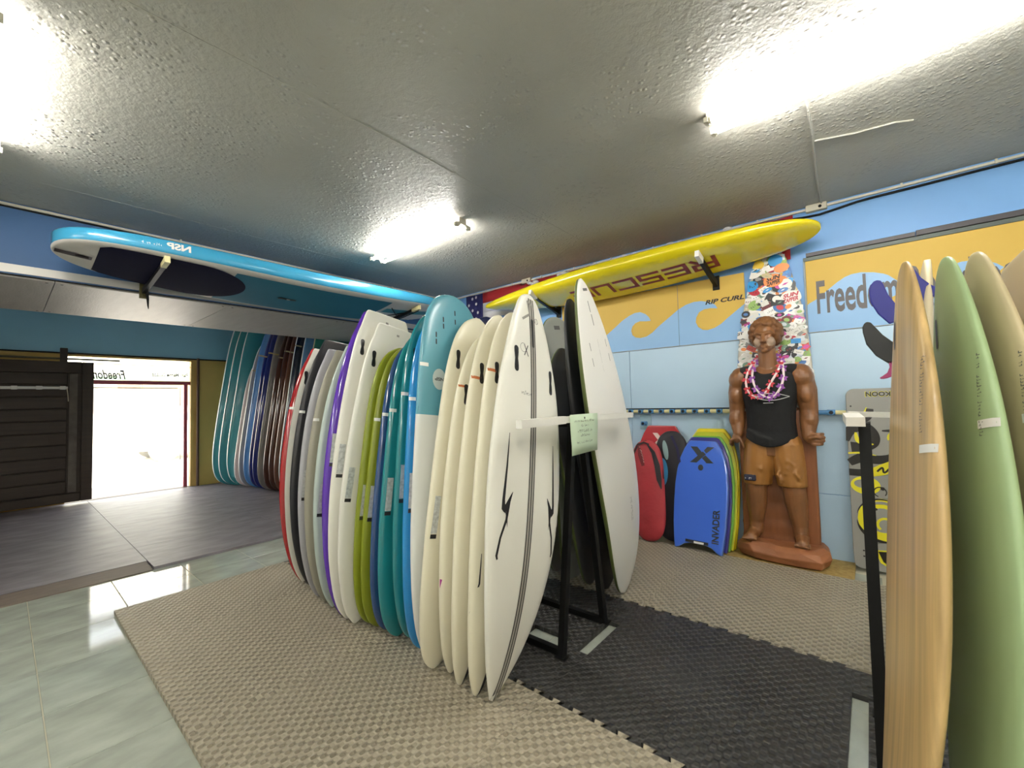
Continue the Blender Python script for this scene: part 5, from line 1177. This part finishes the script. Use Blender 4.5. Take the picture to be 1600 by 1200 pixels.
bmesh.ops.holes_fill(bm, edges=[e for e in bm.edges if e.is_boundary]); bm.to_mesh(sho.data); bm.free()
lab = MB().box((-.182, -.125, .628), (-.100, -.108, .674), .006).build('shorts_badge', mat('badge_navy', '20243e', .5), ST)
Vs, Fs = scribble(5, 71); obj('badge_lettering', [(-.174 + .066 * u, -.1262, .638 + .026 * v) for u, v in Vs], Fs, M_white, ST)
# slab behind the legs and rock
slb = MB()
for k in range(9):
    z = .15 + .12 * k; slb.ball((.005 + .008 * math.sin(k), .050, z), (.262 - .004 * k, .040, .11), 16, 8)
slb.box((-.235, .02, .12), (.275, .085, 1.12))
remesh(slb, 'backing_slab', M_cw3, .012, 6)
rkb = MB()
ringz = [(.004, [(-.225, -.10), (-.12, -.165), (.02, -.175), (.16, -.185), (.28, -.17), (.315, -.05), (.30, .12), (-.21, .12)]),
         (.060, [(-.255, -.11), (-.13, -.185), (.03, -.19), (.15, -.21), (.285, -.185), (.335, -.06), (.315, .12), (-.235, .12)]),
         (.105, [(-.250, -.09), (-.16, -.155), (.00, -.165), (.17, -.195), (.27, -.155), (.325, -.05), (.305, .12), (-.23, .12)]),
         (.132, [(-.205, -.06), (-.13, -.115), (.02, -.125), (.15, -.150), (.235, -.12), (.285, -.03), (.275, .12), (-.20, .12)])]
V, Fc = [], []
for z, P in ringz: V += [(x, y, z + .012 * mnoise.noise((x * 9, y * 9, z * 5))) for x, y in P]
for i in range(3):
    for k in range(8):
        a0, a1, c0, c1 = i * 8 + k, i * 8 + (k + 1) % 8, (i + 1) * 8 + k, (i + 1) * 8 + (k + 1) % 8
        Fc += [(a0, a1, c1), (a0, c1, c0)] if (i + k) % 2 else [(a0, a1, c0), (a1, c1, c0)]
Fc += [tuple(reversed(range(8))), tuple(range(24, 32))]
for q in range(24):
    V[q] = (V[q][0], V[q][1], max(.002, V[q][2]))
rkb.add(V, Fc); ro = rkb.build('rock_base', M_cw2, ST); bevelled(ro, .010, 2)
for ch in ST.children:
    ch.scale = (K, K, K); ch.location.z = 1.28 * (1 - K) if ch.name.split('.')[0] != 'rock_base' else 0
    if ch.name.split('.')[0] == 'rock_base': ch.scale = (1.06, 1.0, 1.0)
bpy.context.view_layer.update()
# leis round the neck
def lei(label, path, mtube, mflower, nfl, seed):
    P = []
    n = len(path)
    for i in range(n - 1):
        p0, p1, p2, p3 = [Vector(path[max(0, min(n - 1, i + d))]) for d in (-1, 0, 1, 2)]
        for k in range(8):
            t = k / 8; P.append(.5 * ((2 * p1) + (p2 - p0) * t + (2 * p0 - 5 * p1 + 4 * p2 - p3) * t * t + (3 * p1 - p0 - 3 * p2 + p3) * t**3))
    P.append(Vector(path[-1])); r_ = random.Random(seed)
    o = MB().tube(P, .0085, 8).build('flower_lei', mtube, None, smooth=True); tag(o, label, 'lei', 'flower leis round the statue neck')
    o.location = (-.620, 3.985, 0)
    for k in range(nfl):
        c = P[int((k + .5) * (len(P) - 1) / nfl)]; b = MB()
        for q in range(5):
            a = 2 * math.pi * q / 5 + r_.random(); d = Vector((math.cos(a), -.35, math.sin(a))); pt = c + d * .018; e = Vector((-math.sin(a), 0, math.cos(a))) * .011
            b.add([c + Vector((0, -.006, 0)), pt + e, c + d * .034, pt - e], [(0, 1, 2, 3)])
        b.build('flower', mflower, o, fix=False)
    return o
M_lw1 = mat('lei_white', 'e8d8d8', .5); M_lr = mat('lei_red', 'c23a44', .55); M_lp = mat('lei_purple', '8a4a9c', .55)
lei('red and white flower lei, hanging to the left on the statue', [(.045, .06, 1.60), (.085, .02, 1.575), (.098, -.06, 1.53), (.075, -.115, 1.46), (.035, -.140, 1.38), (.0, -.150, 1.31), (-.045, -.152, 1.275), (-.10, -.148, 1.285), (-.135, -.138, 1.34), (-.14, -.12, 1.42), (-.12, -.09, 1.50), (-.09, -.03, 1.56), (-.06, .05, 1.60)], M_lw1, M_lr, 13, 1)
lei('purple and white flower lei, hanging to the right on the statue', [(-.045, .06, 1.60), (-.08, .0, 1.57), (-.095, -.07, 1.51), (-.095, -.125, 1.42), (-.07, -.150, 1.34), (-.03, -.158, 1.285), (.02, -.160, 1.262), (.07, -.156, 1.29), (.105, -.145, 1.36), (.118, -.125, 1.43), (.108, -.07, 1.52), (.085, .0, 1.57), (.05, .06, 1.60)], M_lw1, M_lp, 13, 2)
bpy.context.view_layer.update()
